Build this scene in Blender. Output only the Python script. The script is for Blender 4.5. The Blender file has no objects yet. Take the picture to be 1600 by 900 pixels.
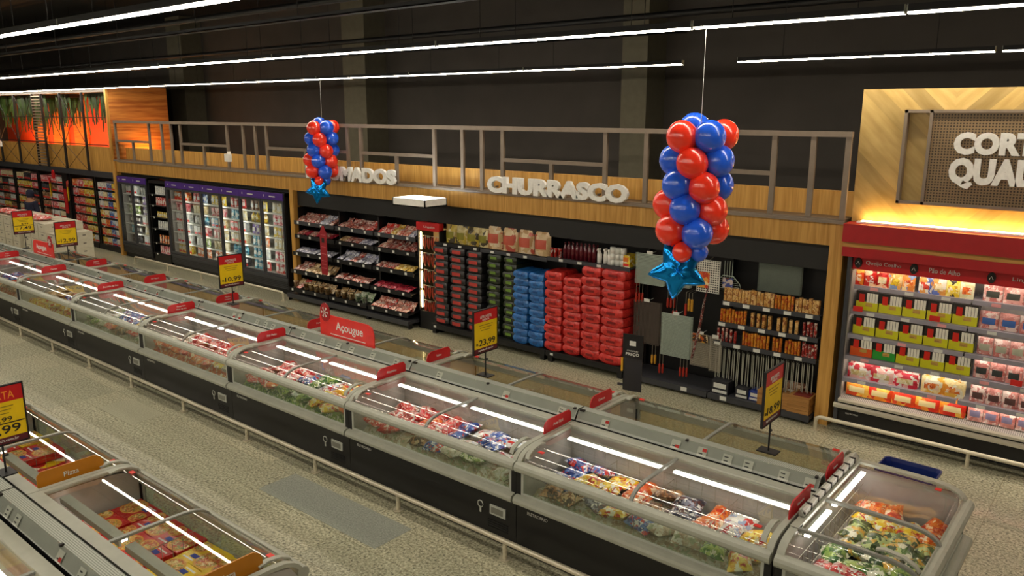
import bpy, math, random
from mathutils import Matrix, Vector
random.seed(7)
S = bpy.context.scene
COL = S.collection
PI = math.pi

# ------------------------------------------------------------------ camera, world, exposure
def cam_axes(yaw, pitch, roll):
    cy, sy, cp, sp = math.cos(yaw), math.sin(yaw), math.cos(pitch), math.sin(pitch)
    fw = Vector((-sy*cp, cy*cp, -sp)); r = Vector((cy, sy, 0)); u = r.cross(fw)
    cr, sr = math.cos(roll), math.sin(roll)
    return r*cr+u*sr, u*cr-r*sr, fw
cd = bpy.data.cameras.new('camera'); cam = bpy.data.objects.new('camera', cd); COL.objects.link(cam)
cr_, cu_, cf_ = cam_axes(0.6905, 0.2167, 0.0027)
mw = Matrix.Identity(4)
for i in range(3):
    mw[i][0], mw[i][1], mw[i][2] = cr_[i], cu_[i], -cf_[i]
mw[2][3] = 4.1726
cam.matrix_world = mw
cd.sensor_width = 36; cd.lens = 36*1232.25/1600; cd.clip_start = .05; cd.clip_end = 200
S.camera = cam
S.view_settings.view_transform = 'Standard'; S.view_settings.look = 'None'
S.view_settings.gamma = 1; S.view_settings.exposure = 0.9
try: S.view_settings.use_curve_mapping = False
except Exception: pass
w = bpy.data.worlds.new('world'); S.world = w; w.use_nodes = True
w.node_tree.nodes['Background'].inputs[0].default_value = (.97, 1, .9, 1)
w.node_tree.nodes['Background'].inputs[1].default_value = .18
LINE_POWER = 34.0      # emission of the ceiling light lines
LED_POWER = 5.5        # emission of the strips inside the chillers

# ------------------------------------------------------------------ materials
MATS = {}
def srgb(c):
    if isinstance(c, str):
        c = [int(c[i:i+2], 16)/255 for i in (0, 2, 4)]
    return tuple((x/12.92 if x <= .04045 else ((x+.055)/1.055)**2.4) for x in c) + (1,)
def nodes(name):
    m = bpy.data.materials.new(name); m.use_nodes = True
    nt = m.node_tree; return m, nt, nt.nodes['Principled BSDF']
def mat(name, c, rough=.5, metal=0, var=.06, scale=9, coat=0, bump=0, alpha=1):
    if name in MATS: return MATS[name]
    m, nt, b = nodes(name)
    c = srgb(c)
    tc = nt.nodes.new('ShaderNodeTexCoord'); n = nt.nodes.new('ShaderNodeTexNoise'); n.inputs['Scale'].default_value = scale
    nt.links.new(tc.outputs['Object'], n.inputs['Vector'])
    r = nt.nodes.new('ShaderNodeValToRGB')
    r.color_ramp.elements[0].position = .3; r.color_ramp.elements[1].position = .7
    r.color_ramp.elements[0].color = tuple(x*(1-var) for x in c[:3])+(1,)
    r.color_ramp.elements[1].color = tuple(min(1, x*(1+var)) for x in c[:3])+(1,)
    nt.links.new(n.outputs['Fac'], r.inputs[0]); nt.links.new(r.outputs[0], b.inputs['Base Color'])
    b.inputs['Roughness'].default_value = rough; b.inputs['Metallic'].default_value = metal
    if coat: b.inputs['Coat Weight'].default_value = coat; b.inputs['Coat Roughness'].default_value = .12
    if bump:
        bp = nt.nodes.new('ShaderNodeBump'); bp.inputs['Strength'].default_value = bump
        nt.links.new(n.outputs['Fac'], bp.inputs['Height']); nt.links.new(bp.outputs[0], b.inputs['Normal'])
    MATS[name] = m; return m
def emis(name, c, s):
    if name in MATS: return MATS[name]
    m, nt, b = nodes(name); b.inputs['Base Color'].default_value = srgb(c)
    b.inputs['Emission Color'].default_value = srgb(c); b.inputs['Emission Strength'].default_value = s
    MATS[name] = m; return m
def glass(name, tint=(.93, .95, .93), ior=1.5, rough=.015, base=0.0):
    m = bpy.data.materials.new(name); m.use_nodes = True; nt = m.node_tree
    for n in list(nt.nodes): nt.nodes.remove(n)
    out = nt.nodes.new('ShaderNodeOutputMaterial'); mx = nt.nodes.new('ShaderNodeMixShader')
    tr = nt.nodes.new('ShaderNodeBsdfTransparent'); gl = nt.nodes.new('ShaderNodeBsdfGlossy')
    tr.inputs[0].default_value = tint+(1,); gl.inputs['Roughness'].default_value = rough
    ns = nt.nodes.new('ShaderNodeTexNoise'); ns.inputs['Scale'].default_value = 1.6
    bp = nt.nodes.new('ShaderNodeBump'); bp.inputs['Strength'].default_value = .003
    tcn = nt.nodes.new('ShaderNodeTexCoord'); nt.links.new(tcn.outputs['Object'], ns.inputs['Vector'])
    nt.links.new(ns.outputs['Fac'], bp.inputs['Height']); nt.links.new(bp.outputs[0], gl.inputs['Normal'])
    ge = nt.nodes.new('ShaderNodeNewGeometry'); dt = nt.nodes.new('ShaderNodeVectorMath'); dt.operation = 'DOT_PRODUCT'
    nt.links.new(ge.outputs['Normal'], dt.inputs[0]); nt.links.new(ge.outputs['Incoming'], dt.inputs[1])
    def mth(op, a, b=None):
        n_ = nt.nodes.new('ShaderNodeMath'); n_.operation = op
        for k, v in enumerate((a, b)):
            if v is None: continue
            if isinstance(v, (int, float)): n_.inputs[k].default_value = v
            else: nt.links.new(v, n_.inputs[k])
        return n_.outputs[0]
    f0 = ((ior-1)/(ior+1))**2
    sch = mth('ADD', mth('MULTIPLY', mth('POWER', mth('SUBTRACT', 1.0, mth('ABSOLUTE', dt.outputs['Value'])), 5.0), 1-f0), f0)
    nt.links.new(sch, mx.inputs[0]); nt.links.new(tr.outputs[0], mx.inputs[1]); nt.links.new(gl.outputs[0], mx.inputs[2])
    nt.links.new(mx.outputs[0], out.inputs[0]); MATS[name] = m; return m
def printed(name, cols, scale=9, rough=.35, coat=.35, smooth=False):
    """packaging film: patches of the given colours, different on every pack"""
    if name in MATS: return MATS[name]
    m, nt, b = nodes(name)
    tc = nt.nodes.new('ShaderNodeTexCoord'); oi = nt.nodes.new('ShaderNodeObjectInfo')
    mul = nt.nodes.new('ShaderNodeMath'); mul.operation = 'MULTIPLY'; mul.inputs[1].default_value = 37
    add = nt.nodes.new('ShaderNodeVectorMath'); add.operation = 'ADD'
    nt.links.new(oi.outputs['Random'], mul.inputs[0]); nt.links.new(tc.outputs['Object'], add.inputs[0]); nt.links.new(mul.outputs[0], add.inputs[1])
    ns = nt.nodes.new('ShaderNodeTexNoise'); ns.inputs['Scale'].default_value = scale*1.2
    mixv = nt.nodes.new('ShaderNodeVectorMath'); mixv.operation = 'MULTIPLY_ADD'
    mixv.inputs[1].default_value = (.12,)*3
    nt.links.new(add.outputs[0], ns.inputs['Vector']); nt.links.new(ns.outputs['Color'], mixv.inputs[0]); nt.links.new(add.outputs[0], mixv.inputs[2])
    vo = nt.nodes.new('ShaderNodeTexVoronoi'); vo.inputs['Scale'].default_value = scale
    nt.links.new(mixv.outputs[0], vo.inputs['Vector'])
    sep = nt.nodes.new('ShaderNodeSeparateColor'); nt.links.new(vo.outputs['Color'], sep.inputs[0])
    r = nt.nodes.new('ShaderNodeValToRGB'); r.color_ramp.interpolation = 'LINEAR' if smooth else 'CONSTANT'
    n = len(cols)
    while len(r.color_ramp.elements) < n: r.color_ramp.elements.new(.5)
    for i, c in enumerate(cols):
        r.color_ramp.elements[i].position = i/n; r.color_ramp.elements[i].color = srgb(c)
    nt.links.new(sep.outputs[0], r.inputs[0]); nt.links.new(r.outputs[0], b.inputs['Base Color'])
    b.inputs['Roughness'].default_value = rough; b.inputs['Coat Weight'].default_value = coat; b.inputs['Coat Roughness'].default_value = .15
    n2 = nt.nodes.new('ShaderNodeTexNoise'); n2.inputs['Scale'].default_value = 26
    nt.links.new(add.outputs[0], n2.inputs['Vector'])
    bp = nt.nodes.new('ShaderNodeBump'); bp.inputs['Strength'].default_value = .5; bp.inputs['Distance'].default_value = .02
    nt.links.new(n2.outputs['Fac'], bp.inputs['Height']); nt.links.new(bp.outputs[0], b.inputs['Normal'])
    MATS[name] = m; return m
def wood(name, c1, c2, axis='z', scale=3, rough=.5):
    if name in MATS: return MATS[name]
    m, nt, b = nodes(name)
    tc = nt.nodes.new('ShaderNodeTexCoord'); mp = nt.nodes.new('ShaderNodeMapping')
    mp.inputs['Scale'].default_value = {'z': (9, 9, .5), 'x': (.5, 9, 9), 'd': (3, 3, 3)}[axis]
    n = nt.nodes.new('ShaderNodeTexNoise'); n.inputs['Scale'].default_value = scale; n.inputs['Detail'].default_value = 6; n.inputs['Distortion'].default_value = .6
    nt.links.new(tc.outputs['Object'], mp.inputs[0]); nt.links.new(mp.outputs[0], n.inputs['Vector'])
    r = nt.nodes.new('ShaderNodeValToRGB'); r.color_ramp.elements[0].position = .35; r.color_ramp.elements[1].position = .65
    r.color_ramp.elements[0].color = srgb(c1); r.color_ramp.elements[1].color = srgb(c2)
    nt.links.new(n.outputs['Fac'], r.inputs[0]); nt.links.new(r.outputs[0], b.inputs['Base Color'])
    b.inputs['Roughness'].default_value = rough; MATS[name] = m; return m
def dotted(name, c, hole, pitch=.02, rad=.3, axes='xy', rough=.5, metal=0, see=False):
    """sheet metal with round perforations"""
    m, nt, b = nodes(name)
    tc = nt.nodes.new('ShaderNodeTexCoord'); sp = nt.nodes.new('ShaderNodeSeparateXYZ'); nt.links.new(tc.outputs['Object'], sp.inputs[0])
    outs = []
    for k, ax in enumerate(axes):
        o = sp.outputs['xyz'.index(ax)]
        d = nt.nodes.new('ShaderNodeMath'); d.operation = 'DIVIDE'; d.inputs[1].default_value = pitch; nt.links.new(o, d.inputs[0])
        fr = nt.nodes.new('ShaderNodeMath'); fr.operation = 'FRACT'; nt.links.new(d.outputs[0], fr.inputs[0])
        s = nt.nodes.new('ShaderNodeMath'); s.operation = 'SUBTRACT'; s.inputs[1].default_value = .5; nt.links.new(fr.outputs[0], s.inputs[0])
        p = nt.nodes.new('ShaderNodeMath'); p.operation = 'MULTIPLY'; nt.links.new(s.outputs[0], p.inputs[0]); nt.links.new(s.outputs[0], p.inputs[1])
        outs.append(p)
    a = nt.nodes.new('ShaderNodeMath'); a.operation = 'ADD'; nt.links.new(outs[0].outputs[0], a.inputs[0]); nt.links.new(outs[1].outputs[0], a.inputs[1])
    l = nt.nodes.new('ShaderNodeMath'); l.operation = 'LESS_THAN'; l.inputs[1].default_value = rad*rad; nt.links.new(a.outputs[0], l.inputs[0])
    mx = nt.nodes.new('ShaderNodeMix'); mx.data_type = 'RGBA'
    mx.inputs[6].default_value = srgb(c); mx.inputs[7].default_value = srgb(hole)
    nt.links.new(l.outputs[0], mx.inputs[0]); nt.links.new(mx.outputs[2], b.inputs['Base Color'])
    b.inputs['Roughness'].default_value = rough; b.inputs['Metallic'].default_value = metal
    MATS[name] = m; return m

GREY = mat('freezer_grey_plastic', 'a9aa9c', .38)
LIGHTGREY = mat('light_grey_metal', 'b4b6ac', .35)
FRAMEG = mat('lid_frame_grey', '8f9088', .35)
BLACKP = mat('black_panel', '0e0d0f', .42)
BLACKM = mat('black_metal', '0c0b0d', .55)
DARKG = mat('dark_grey_metal', '3a3b40', .45)
LINER = mat('white_liner', 'b2aea8', .45)
CHROME = mat('brushed_steel', 'd4cbb4', .3, .35)
STEEL = mat('stainless', 'a9a595', .3, .7)
RED = mat('sign_red', 'c2151c', .4)
REDV = mat('vivid_red', 'dd2a22', .4)
REDBAND = mat('red_laminate', 'b3151b', .42)
YEL = mat('price_yellow', 'e8c400', .5)
WHITE = mat('white_paint', 'f8f5ee', .5)
PAPER = mat('paper_white', 'dcdcd4', .6)
INK = mat('black_ink', '18120c', .6)
NAVY = mat('navy_plastic', '12266a', .35)
PURPLE = mat('purple_header', '4c2a86', .4)
GLASS = glass('lid_glass', (.92, .93, .91), 1.7)
SIDEGLASS = glass('side_glass', (.82, .86, .8), 1.8)
DOORGLASS = glass('door_glass', (.9, .92, .92))
OAK = wood('oak_laminate', 'b88436', 'd6a352', 'z', 2.4)
OAKX = wood('oak_laminate_long', 'b0803a', 'cc9a4c', 'x', 2.4)
PINE = wood('pine_planks', 'b5692c', 'd0853c', 'x', 2)
CRATE = wood('crate_wood', '9a6a34', 'b98646', 'x', 3)
FENCE = mat('brown_grey_metal', '857565', .45)
LED = emis('cool_led', (1, .97, .93), LED_POWER)
LEDW = emis('warm_led', (1, .82, .5), 7)
LINE = emis('line_light', (1, .955, .87), LINE_POWER)
HEADLED = emis('chiller_led', (1, .95, .86), 5)
PERF = dotted('perforated_strip', 'b2b6aa', '60645c', .016, .34, 'xy')
PERFBR = dotted('perforated_brown', '8a7150', '3a2c1c', .033, .3, 'xz')
MESHW = dotted('white_mesh_tray', 'd8d4c8', '1c1a18', .035, .33, 'xz')
DECKP = dotted('perforated_deck', 'c9c4bc', '6a6660', .022, .33, 'xy')

# ------------------------------------------------------------------ mesh helper
class MB:
    def __init__(s): s.v = []; s.f = []; s.m = []; s.sm = []
    def add(s, vs, fs, mi=0, smooth=False):
        o = len(s.v); s.v += [tuple(p) for p in vs]
        for f in fs: s.f.append(tuple(i+o for i in f)); s.m.append(mi); s.sm.append(smooth)
        return s
    def box(s, x0, x1, y0, y1, z0, z1, mi=0):
        return s.add([(x, y, z) for x in (x0, x1) for y in (y0, y1) for z in (z0, z1)],
                     [(0, 1, 3, 2), (4, 6, 7, 5), (0, 4, 5, 1), (2, 3, 7, 6), (0, 2, 6, 4), (1, 5, 7, 3)], mi)
    def extr(s, poly, a0, a1, axis='x', mi=0, smooth=False):
        def P(a, p):
            return (a, p[0], p[1]) if axis == 'x' else ((p[0], a, p[1]) if axis == 'y' else (p[0], p[1], a))
        n = len(poly)
        vs = [P(a0, p) for p in poly]+[P(a1, p) for p in poly]
        s.add(vs, [(i, (i+1) % n, (i+1) % n+n, i+n) for i in range(n)], mi, smooth)
        s.add([P(a0, p) for p in poly], [tuple(range(n-1, -1, -1))], mi)
        s.add([P(a1, p) for p in poly], [tuple(range(n))], mi)
        return s
    def strip(s, pts, t, a0, a1, axis='x', mi=0, smooth=True):
        """band that follows an open profile, thickness t below it"""
        lo = []
        for i, p in enumerate(pts):
            q0 = pts[max(0, i-1)]; q1 = pts[min(len(pts)-1, i+1)]
            dx, dz = q1[0]-q0[0], q1[1]-q0[1]; l = math.hypot(dx, dz) or 1
            lo.append((p[0]+dz/l*t, p[1]-dx/l*t))
        def P(a, p): return (a, p[0], p[1]) if axis == 'x' else (p[0], a, p[1])
        n = len(pts)
        for ps in (pts, lo):
            s.add([P(a0, p) for p in ps]+[P(a1, p) for p in ps], [(i, i+1, i+1+n, i+n) for i in range(n-1)], mi, smooth)
        for a in (a0, a1):
            s.add([P(a, p) for p in pts]+[P(a, p) for p in lo], [(i, i+1, i+1+n, i+n) for i in range(n-1)], mi)
        for k in (0, n-1):
            s.add([P(a0, pts[k]), P(a1, pts[k]), P(a1, lo[k]), P(a0, lo[k])], [(0, 1, 2, 3)], mi)
        return s
    def tube(s, path, r, n=8, mi=0, closed=False):
        path = [Vector(p) for p in path]; rings = []; N = len(path)
        for i, p in enumerate(path):
            if closed: d = path[(i+1) % N]-path[i-1]
            else: d = path[min(N-1, i+1)]-path[max(0, i-1)]
            d.normalize(); a = Vector((0, 0, 1)) if abs(d.z) < .9 else Vector((1, 0, 0))
            e1 = d.cross(a).normalized(); e2 = d.cross(e1).normalized()
            rr = r[i] if isinstance(r, (list, tuple)) else r
            rings.append([p+e1*rr*math.cos(2*PI*k/n)+e2*rr*math.sin(2*PI*k/n) for k in range(n)])
        vs = [q for rg in rings for q in rg]; fs = []
        for i in range(N if closed else N-1):
            j = (i+1) % N
            fs += [(i*n+k, i*n+(k+1) % n, j*n+(k+1) % n, j*n+k) for k in range(n)]
        s.add(vs, fs, mi, True)
        if not closed:
            s.add(rings[0], [tuple(range(n))], mi); s.add(rings[-1], [tuple(range(n-1, -1, -1))], mi)
        return s
    def cyl(s, p0, p1, r, n=10, mi=0, r1=None): return s.tube([p0, p1], [r, r if r1 is None else r1], n, mi)
    def lathe(s, prof, n=12, c=(0, 0, 0), mi=0):
        vs = [(c[0]+r*math.cos(2*PI*k/n), c[1]+r*math.sin(2*PI*k/n), c[2]+z) for r, z in prof for k in range(n)]
        fs = [(i*n+k, i*n+(k+1) % n, (i+1)*n+(k+1) % n, (i+1)*n+k) for i in range(len(prof)-1) for k in range(n)]
        return s.add(vs, fs, mi, True)
    def mesh(s, name):
        me = bpy.data.meshes.new(name); me.from_pydata(s.v, [], s.f)
        me.polygons.foreach_set('material_index', s.m); me.polygons.foreach_set('use_smooth', s.sm); me.update(); return me

def obj(name, mb, mats, parent=None, loc=(0, 0, 0), rot=(0, 0, 0), label=None):
    me = mb.mesh(name) if isinstance(mb, MB) else mb
    if not isinstance(mats, (list, tuple)): mats = [mats]
    o = bpy.data.objects.new(name, me); COL.objects.link(o)
    if not len(me.materials):
        for m in mats: me.materials.append(m)
    else:
        while len(me.materials) < len(mats): me.materials.append(mats[0])
        for i, m in enumerate(mats):
            if me.materials[i] != m:
                o.material_slots[i].link = 'OBJECT'; o.material_slots[i].material = m
    o.location = loc; o.rotation_euler = rot
    if parent: o.parent = parent
    if label: o['label'] = label
    return o
def tag(o, label, cat, group=None, kind=None):
    o['label'] = label; o['category'] = cat
    if group: o['group'] = group
    if kind: o['kind'] = kind
    return o
def thing(name, label, cat, loc=(0, 0, 0), rz=0, group=None):
    o = bpy.data.objects.new(name, None); COL.objects.link(o); o.location = loc; o.rotation_euler = (0, 0, rz)
    o.empty_display_size = .05
    return tag(o, label, cat, group)
def struct(name, mb, mats, loc=(0, 0, 0)):
    o = obj(name, mb, mats, None, loc); o['kind'] = 'structure'; return o
KIDS = {}
def copy_tree(o, parent=None):
    c = o.copy(); COL.objects.link(c); c.parent = parent
    if parent is not None: c.matrix_parent_inverse = o.matrix_parent_inverse.copy()
    for ch in o.children: copy_tree(ch, c)
    return c
ORD = ['first', 'second', 'third', 'fourth', 'fifth', 'sixth', 'seventh', 'eighth', 'ninth', 'tenth', 'eleventh', 'twelfth', 'thirteenth',
       'fourteenth', 'fifteenth', 'sixteenth', 'seventeenth', 'eighteenth', 'nineteenth', 'twentieth']
def nth(i):
    if i < 20: return ORD[i]
    t = {2: 'twenty', 3: 'thirty', 4: 'forty', 5: 'fifty'}[(i+1)//10]
    return t+('' if (i+1) % 10 == 0 else '-'+ORD[(i+1) % 10-1]) if (i+1) % 10 else t[:-1]+'ieth'

# ------------------------------------------------------------------ lettering
TXT = {}
def textmesh(s, off=0.0, ext=.0):
    k = (s, off)
    if k in TXT: return TXT[k]
    cu = bpy.data.curves.new('lettering', 'FONT'); cu.body = s; cu.size = 1; cu.offset = off; cu.extrude = .02; cu.resolution_u = 3
    o = bpy.data.objects.new('lettering', cu); COL.objects.link(o)
    dg = bpy.context.evaluated_depsgraph_get(); dg.update()
    me = bpy.data.meshes.new_from_object(o.evaluated_get(dg))
    COL.objects.unlink(o); bpy.data.objects.remove(o)
    xs = [v.co.x for v in me.vertices]; ys = [v.co.y for v in me.vertices]
    x0, x1, y0, y1 = min(xs), max(xs), min(ys), max(ys)
    for v in me.vertices: v.co.x -= (x0+x1)/2; v.co.y -= (y0+y1)/2
    me['w'] = x1-x0; me['h'] = y1-y0
    TXT[k] = me; return me
def letters(s, m, parent, c, w=None, h=None, face='-y', off=.0, depth=.002, name='lettering', label=None, tilt=0):
    """writing centred at c; face -y reads along +x, face +x reads along +y"""
    src = textmesh(s, off)
    key = (s, off, 'm', m.name)
    if key not in TXT:
        me = src.copy(); me.materials.clear(); me.materials.append(m); TXT[key] = me
    me = TXT[key]
    sx = w/src['w'] if w else h/src['h']; sy = h/src['h'] if h else sx
    o = bpy.data.objects.new(name, me); COL.objects.link(o)
    o.scale = (sx, sy, depth/.04); o.location = c
    o.rotation_euler = (PI/2+tilt, 0, {'-y': 0, '+x': PI/2, '+y': PI, '-x': -PI/2}[face])
    if parent: o.parent = parent
    if label: o['label'] = label
    return o
for t in ['DEFUMADOS', 'CHURRASCO', 'CORTES', 'QUALIDADE', 'ELETROFRIO', 'Pizza', 'PREÇO', 'CONSULTE SEU', 'R$', '10,99', '12,99', '7,49', '8,99', '23,99', '18,99',
          '3,99', '7,99', 'APROVEITE', 'OFERTA', 'superkoch.com.br', 'Açougue', 'Linguiça', 'Queijo Coalho', 'Pão de Alho']:
    textmesh(t, .0)
for t in ['DEFUMADOS', 'CHURRASCO', 'CORTES', 'QUALIDADE']: textmesh(t, .06)

# ------------------------------------------------------------------ room shell
XL, XR, YB, ZC = -36, 6, 14.2, 7.2
def floor_mat():
    m, nt, b = nodes('granite_floor')
    tc = nt.nodes.new('ShaderNodeTexCoord')
    n = nt.nodes.new('ShaderNodeTexNoise'); n.inputs['Scale'].default_value = 36; n.inputs['Detail'].default_value = 3; n.inputs['Roughness'].default_value = .75
    r = nt.nodes.new('ShaderNodeValToRGB')
    e = r.color_ramp.elements; e[0].position = .34; e[0].color = srgb('4e4c3c'); e[1].position = .56; e[1].color = srgb('c9c3a6')
    e2 = e.new(.45); e2.color = srgb('a09b80'); e3 = e.new(.7); e3.color = srgb('e6e2ca')
    nt.links.new(tc.outputs['Object'], n.inputs['Vector']); nt.links.new(n.outputs['Fac'], r.inputs[0])
    br = nt.nodes.new('ShaderNodeTexBrick'); br.offset = .0; br.inputs['Scale'].default_value = 1
    br.inputs['Brick Width'].default_value = 1.0; br.inputs['Row Height'].default_value = .5; br.inputs['Mortar Size'].default_value = .004
    br.inputs['Color1'].default_value = (1, 1, 1, 1); br.inputs['Color2'].default_value = (.78, .80, .80, 1); br.inputs['Mortar'].default_value = (.55, .52, .45, 1)
    nt.links.new(tc.outputs['Object'], br.inputs['Vector'])
    mx = nt.nodes.new('ShaderNodeMix'); mx.data_type = 'RGBA'; mx.blend_type = 'MULTIPLY'; mx.inputs[0].default_value = 1
    nt.links.new(r.outputs[0], mx.inputs[6]); nt.links.new(br.outputs[0], mx.inputs[7])
    nt.links.new(mx.outputs[2], b.inputs['Base Color']); b.inputs['Roughness'].default_value = .34; b.inputs['Coat Weight'].default_value = .45; b.inputs['Coat Roughness'].default_value = .07
    n2 = nt.nodes.new('ShaderNodeTexNoise'); n2.inputs['Scale'].default_value = 3
    bp = nt.nodes.new('ShaderNodeBump'); bp.inputs['Strength'].default_value = .05
    nt.links.new(tc.outputs['Object'], n2.inputs['Vector']); nt.links.new(n2.outputs['Fac'], bp.inputs['Height']); nt.links.new(bp.outputs[0], b.inputs['Normal'])
    return m
struct('floor', MB().box(XL, XR, -10, YB, -.1, 0), floor_mat())
DT = mat('blue_grey_granite', '8f9288', .36, var=.3, scale=60)
DT2 = mat('grey_granite', 'a5a28a', .36, var=.25, scale=60)
struct('trim_101', MB().box(-7.5, -6.5, 4.55, 5.05, 0, .0015), DT); struct('trim_102', MB().box(-6.5, -5.5, 4.55, 5.05, 0, .0015), DT)
struct('trim_104', MB().box(-11.5, -10.5, 4.5, 5.0, 0, .0015), DT2); struct('trim_105', MB().box(-6, -5, 8.6, 9.1, 0, .0015), DT2)
WALLD = mat('charcoal_wall', '46403a', .8, scale=1.2, var=.12)
WALLC = mat('column_paint', '67614f', .8)
CEIL = mat('black_ceiling', '100e0d', .9)
struct('wall_back', MB().box(XL, XR, YB, YB+.1, 0, ZC), WALLD)
struct('wall_left', MB().box(XL-.1, XL, -10, YB, 0, ZC), WALLD)
struct('wall_right', MB().box(XR, XR+.1, -10, YB, 0, ZC), WALLD)
struct('wall_front', MB().box(XL, XR, -10.1, -10, 0, ZC), WALLD)
struct('ceiling', MB().box(XL, XR, -10, YB, ZC, ZC+.1), CEIL)
tn = 0
def trim(mb, m):
    global tn; tn += 1
    return struct('trim_%d' % tn, mb, m)
for x0, x1, d in ((-25.8, -24.9, .7), (-16.85, -15.97, .7), (-8.42, -7.86, .7), (0.3, 1.1, .7)):
    trim(MB().box(x0, x1, YB-d, YB, 0, ZC), WALLC)
trim(MB().box(-24.1, -3.1, 11.35, YB, 2.5, 2.6), BLACKM)      # mezzanine deck above the wall units
trim(MB().box(-24.1, 6, 11.3, 11.36, 0, 2.5), BLACKM)         # back of the alcoves
# wooden fascia, pillars, ledge, parapet
FY = 10.62
trim(MB().box(-23.95, -3.33, FY, FY+.1, 2.49, 2.80), OAK)
trim(MB().box(-23.95, -3.16, FY-.03, FY+.35, 2.80, 2.85), FENCE)
trim(MB().box(-23.95, -3.16, FY+.36, FY+.44, 2.5, 3.18), OAK)
trim(MB().box(-24.0, -23.86, FY-.06, FY+.7, 0, 2.8), OAK)
trim(MB().box(-24.05, -23.95, FY-.06, FY, 2.8, 4.9), OAK)
trim(MB().box(-15.36, -15.22, FY, FY+.7, 0, 2.49), OAK)
trim(MB().box(-3.33, -3.15, FY, FY+.7, 0, 2.80), OAK)
trim(MB().box(-15.22, -3.33, FY+.12, FY+.18, 2.13, 2.49), mat('charcoal_board', '201f1e', .65))
trim(MB().box(-23.86, -15.36, FY+.12, FY+.18, 2.40, 2.49), BLACKM)
# plank side partition at the end of the mezzanine, orange wall beyond it
def planks():
    m, nt, b = nodes('pine_plank_wall')
    tc = nt.nodes.new('ShaderNodeTexCoord'); w_ = nt.nodes.new('ShaderNodeTexNoise'); mp = nt.nodes.new('ShaderNodeMapping'); mp.inputs['Scale'].default_value = (2, 1, 14)
    nt.links.new(tc.outputs['Object'], mp.inputs[0]); nt.links.new(mp.outputs[0], w_.inputs['Vector']); w_.inputs['Scale'].default_value = 1.2; w_.inputs['Detail'].default_value = 5
    r = nt.nodes.new('ShaderNodeValToRGB'); r.color_ramp.elements[0].position = .35; r.color_ramp.elements[0].color = srgb('b0622a'); r.color_ramp.elements[1].position = .65; r.color_ramp.elements[1].color = srgb('dc9446')
    nt.links.new(w_.outputs['Fac'], r.inputs[0]); nt.links.new(r.outputs[0], b.inputs['Base Color']); return m
pm = planks()
trim(MB().box(-24.05, -24.0, FY, 12.4, 2.8, 4.9), pm)
mb = MB()
for k in range(15): mb.box(-24.0, -23.985, FY+.01, 12.4, 2.62+k*.155, 2.62+k*.155+.15)
trim(mb, pm)
OR = mat('orange_panel', 'e0491b', .6); OR2 = wood('orange_wood', 'd06a1c', 'ef8a2c', 'x', 2)
trim(MB().box(XL, -24.05, 11.9, 12.0, 2.9, 4.9), OR)
mb = MB()
for x0, x1 in ((-33.2, -31.9), (-31.4, -30.1), (-29.6, -28.5), (-26.7, -24.9)): mb.box(x0, x1, 11.85, 11.9, 2.9, 4.9)
trim(mb, OR2)
trim(MB().box(XL, -24.0, FY+.05, FY+.13, 2.45, 3.18), OAK)
trim(MB().box(XL, -24.0, FY-.02, FY+1.35, 4.78, 4.9), mat('soffit_grey', '6b625a', .6))
trim(MB().box(XL, -24.0, FY-.05, FY+.2, 2.28, 2.45), DARKG)
trim(MB().box(XL, -24.0, 11.7, 11.8, 0, 2.5), BLACKM)
# mirror the warm strips that wash the orange wall and the partition
o = thing('uplight_strip', 'warm light strip behind the parapet under the orange wall', 'light', (0, 0, 0))
obj('housing', MB().box(-34, -24.3, 11.1, 11.85, 2.92, 2.95), BLACKM, o); obj('diffuser', MB().box(-34, -24.3, 11.15, 11.25, 2.951, 2.956), emis('warm_wash', (1, .66, .34), 26), o)
o = thing('uplight', 'small warm spotlight glowing at the foot of the plank partition', 'light', (-23.7, 11.6, 2.6))
obj('housing', MB().box(-.1, .1, -.12, .12, 0, .28), BLACKM, o); obj('lens', MB().box(-.08, .08, -.1, .1, .28, .29), emis('warm_spot', (1, .66, .3), 110), o)

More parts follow.
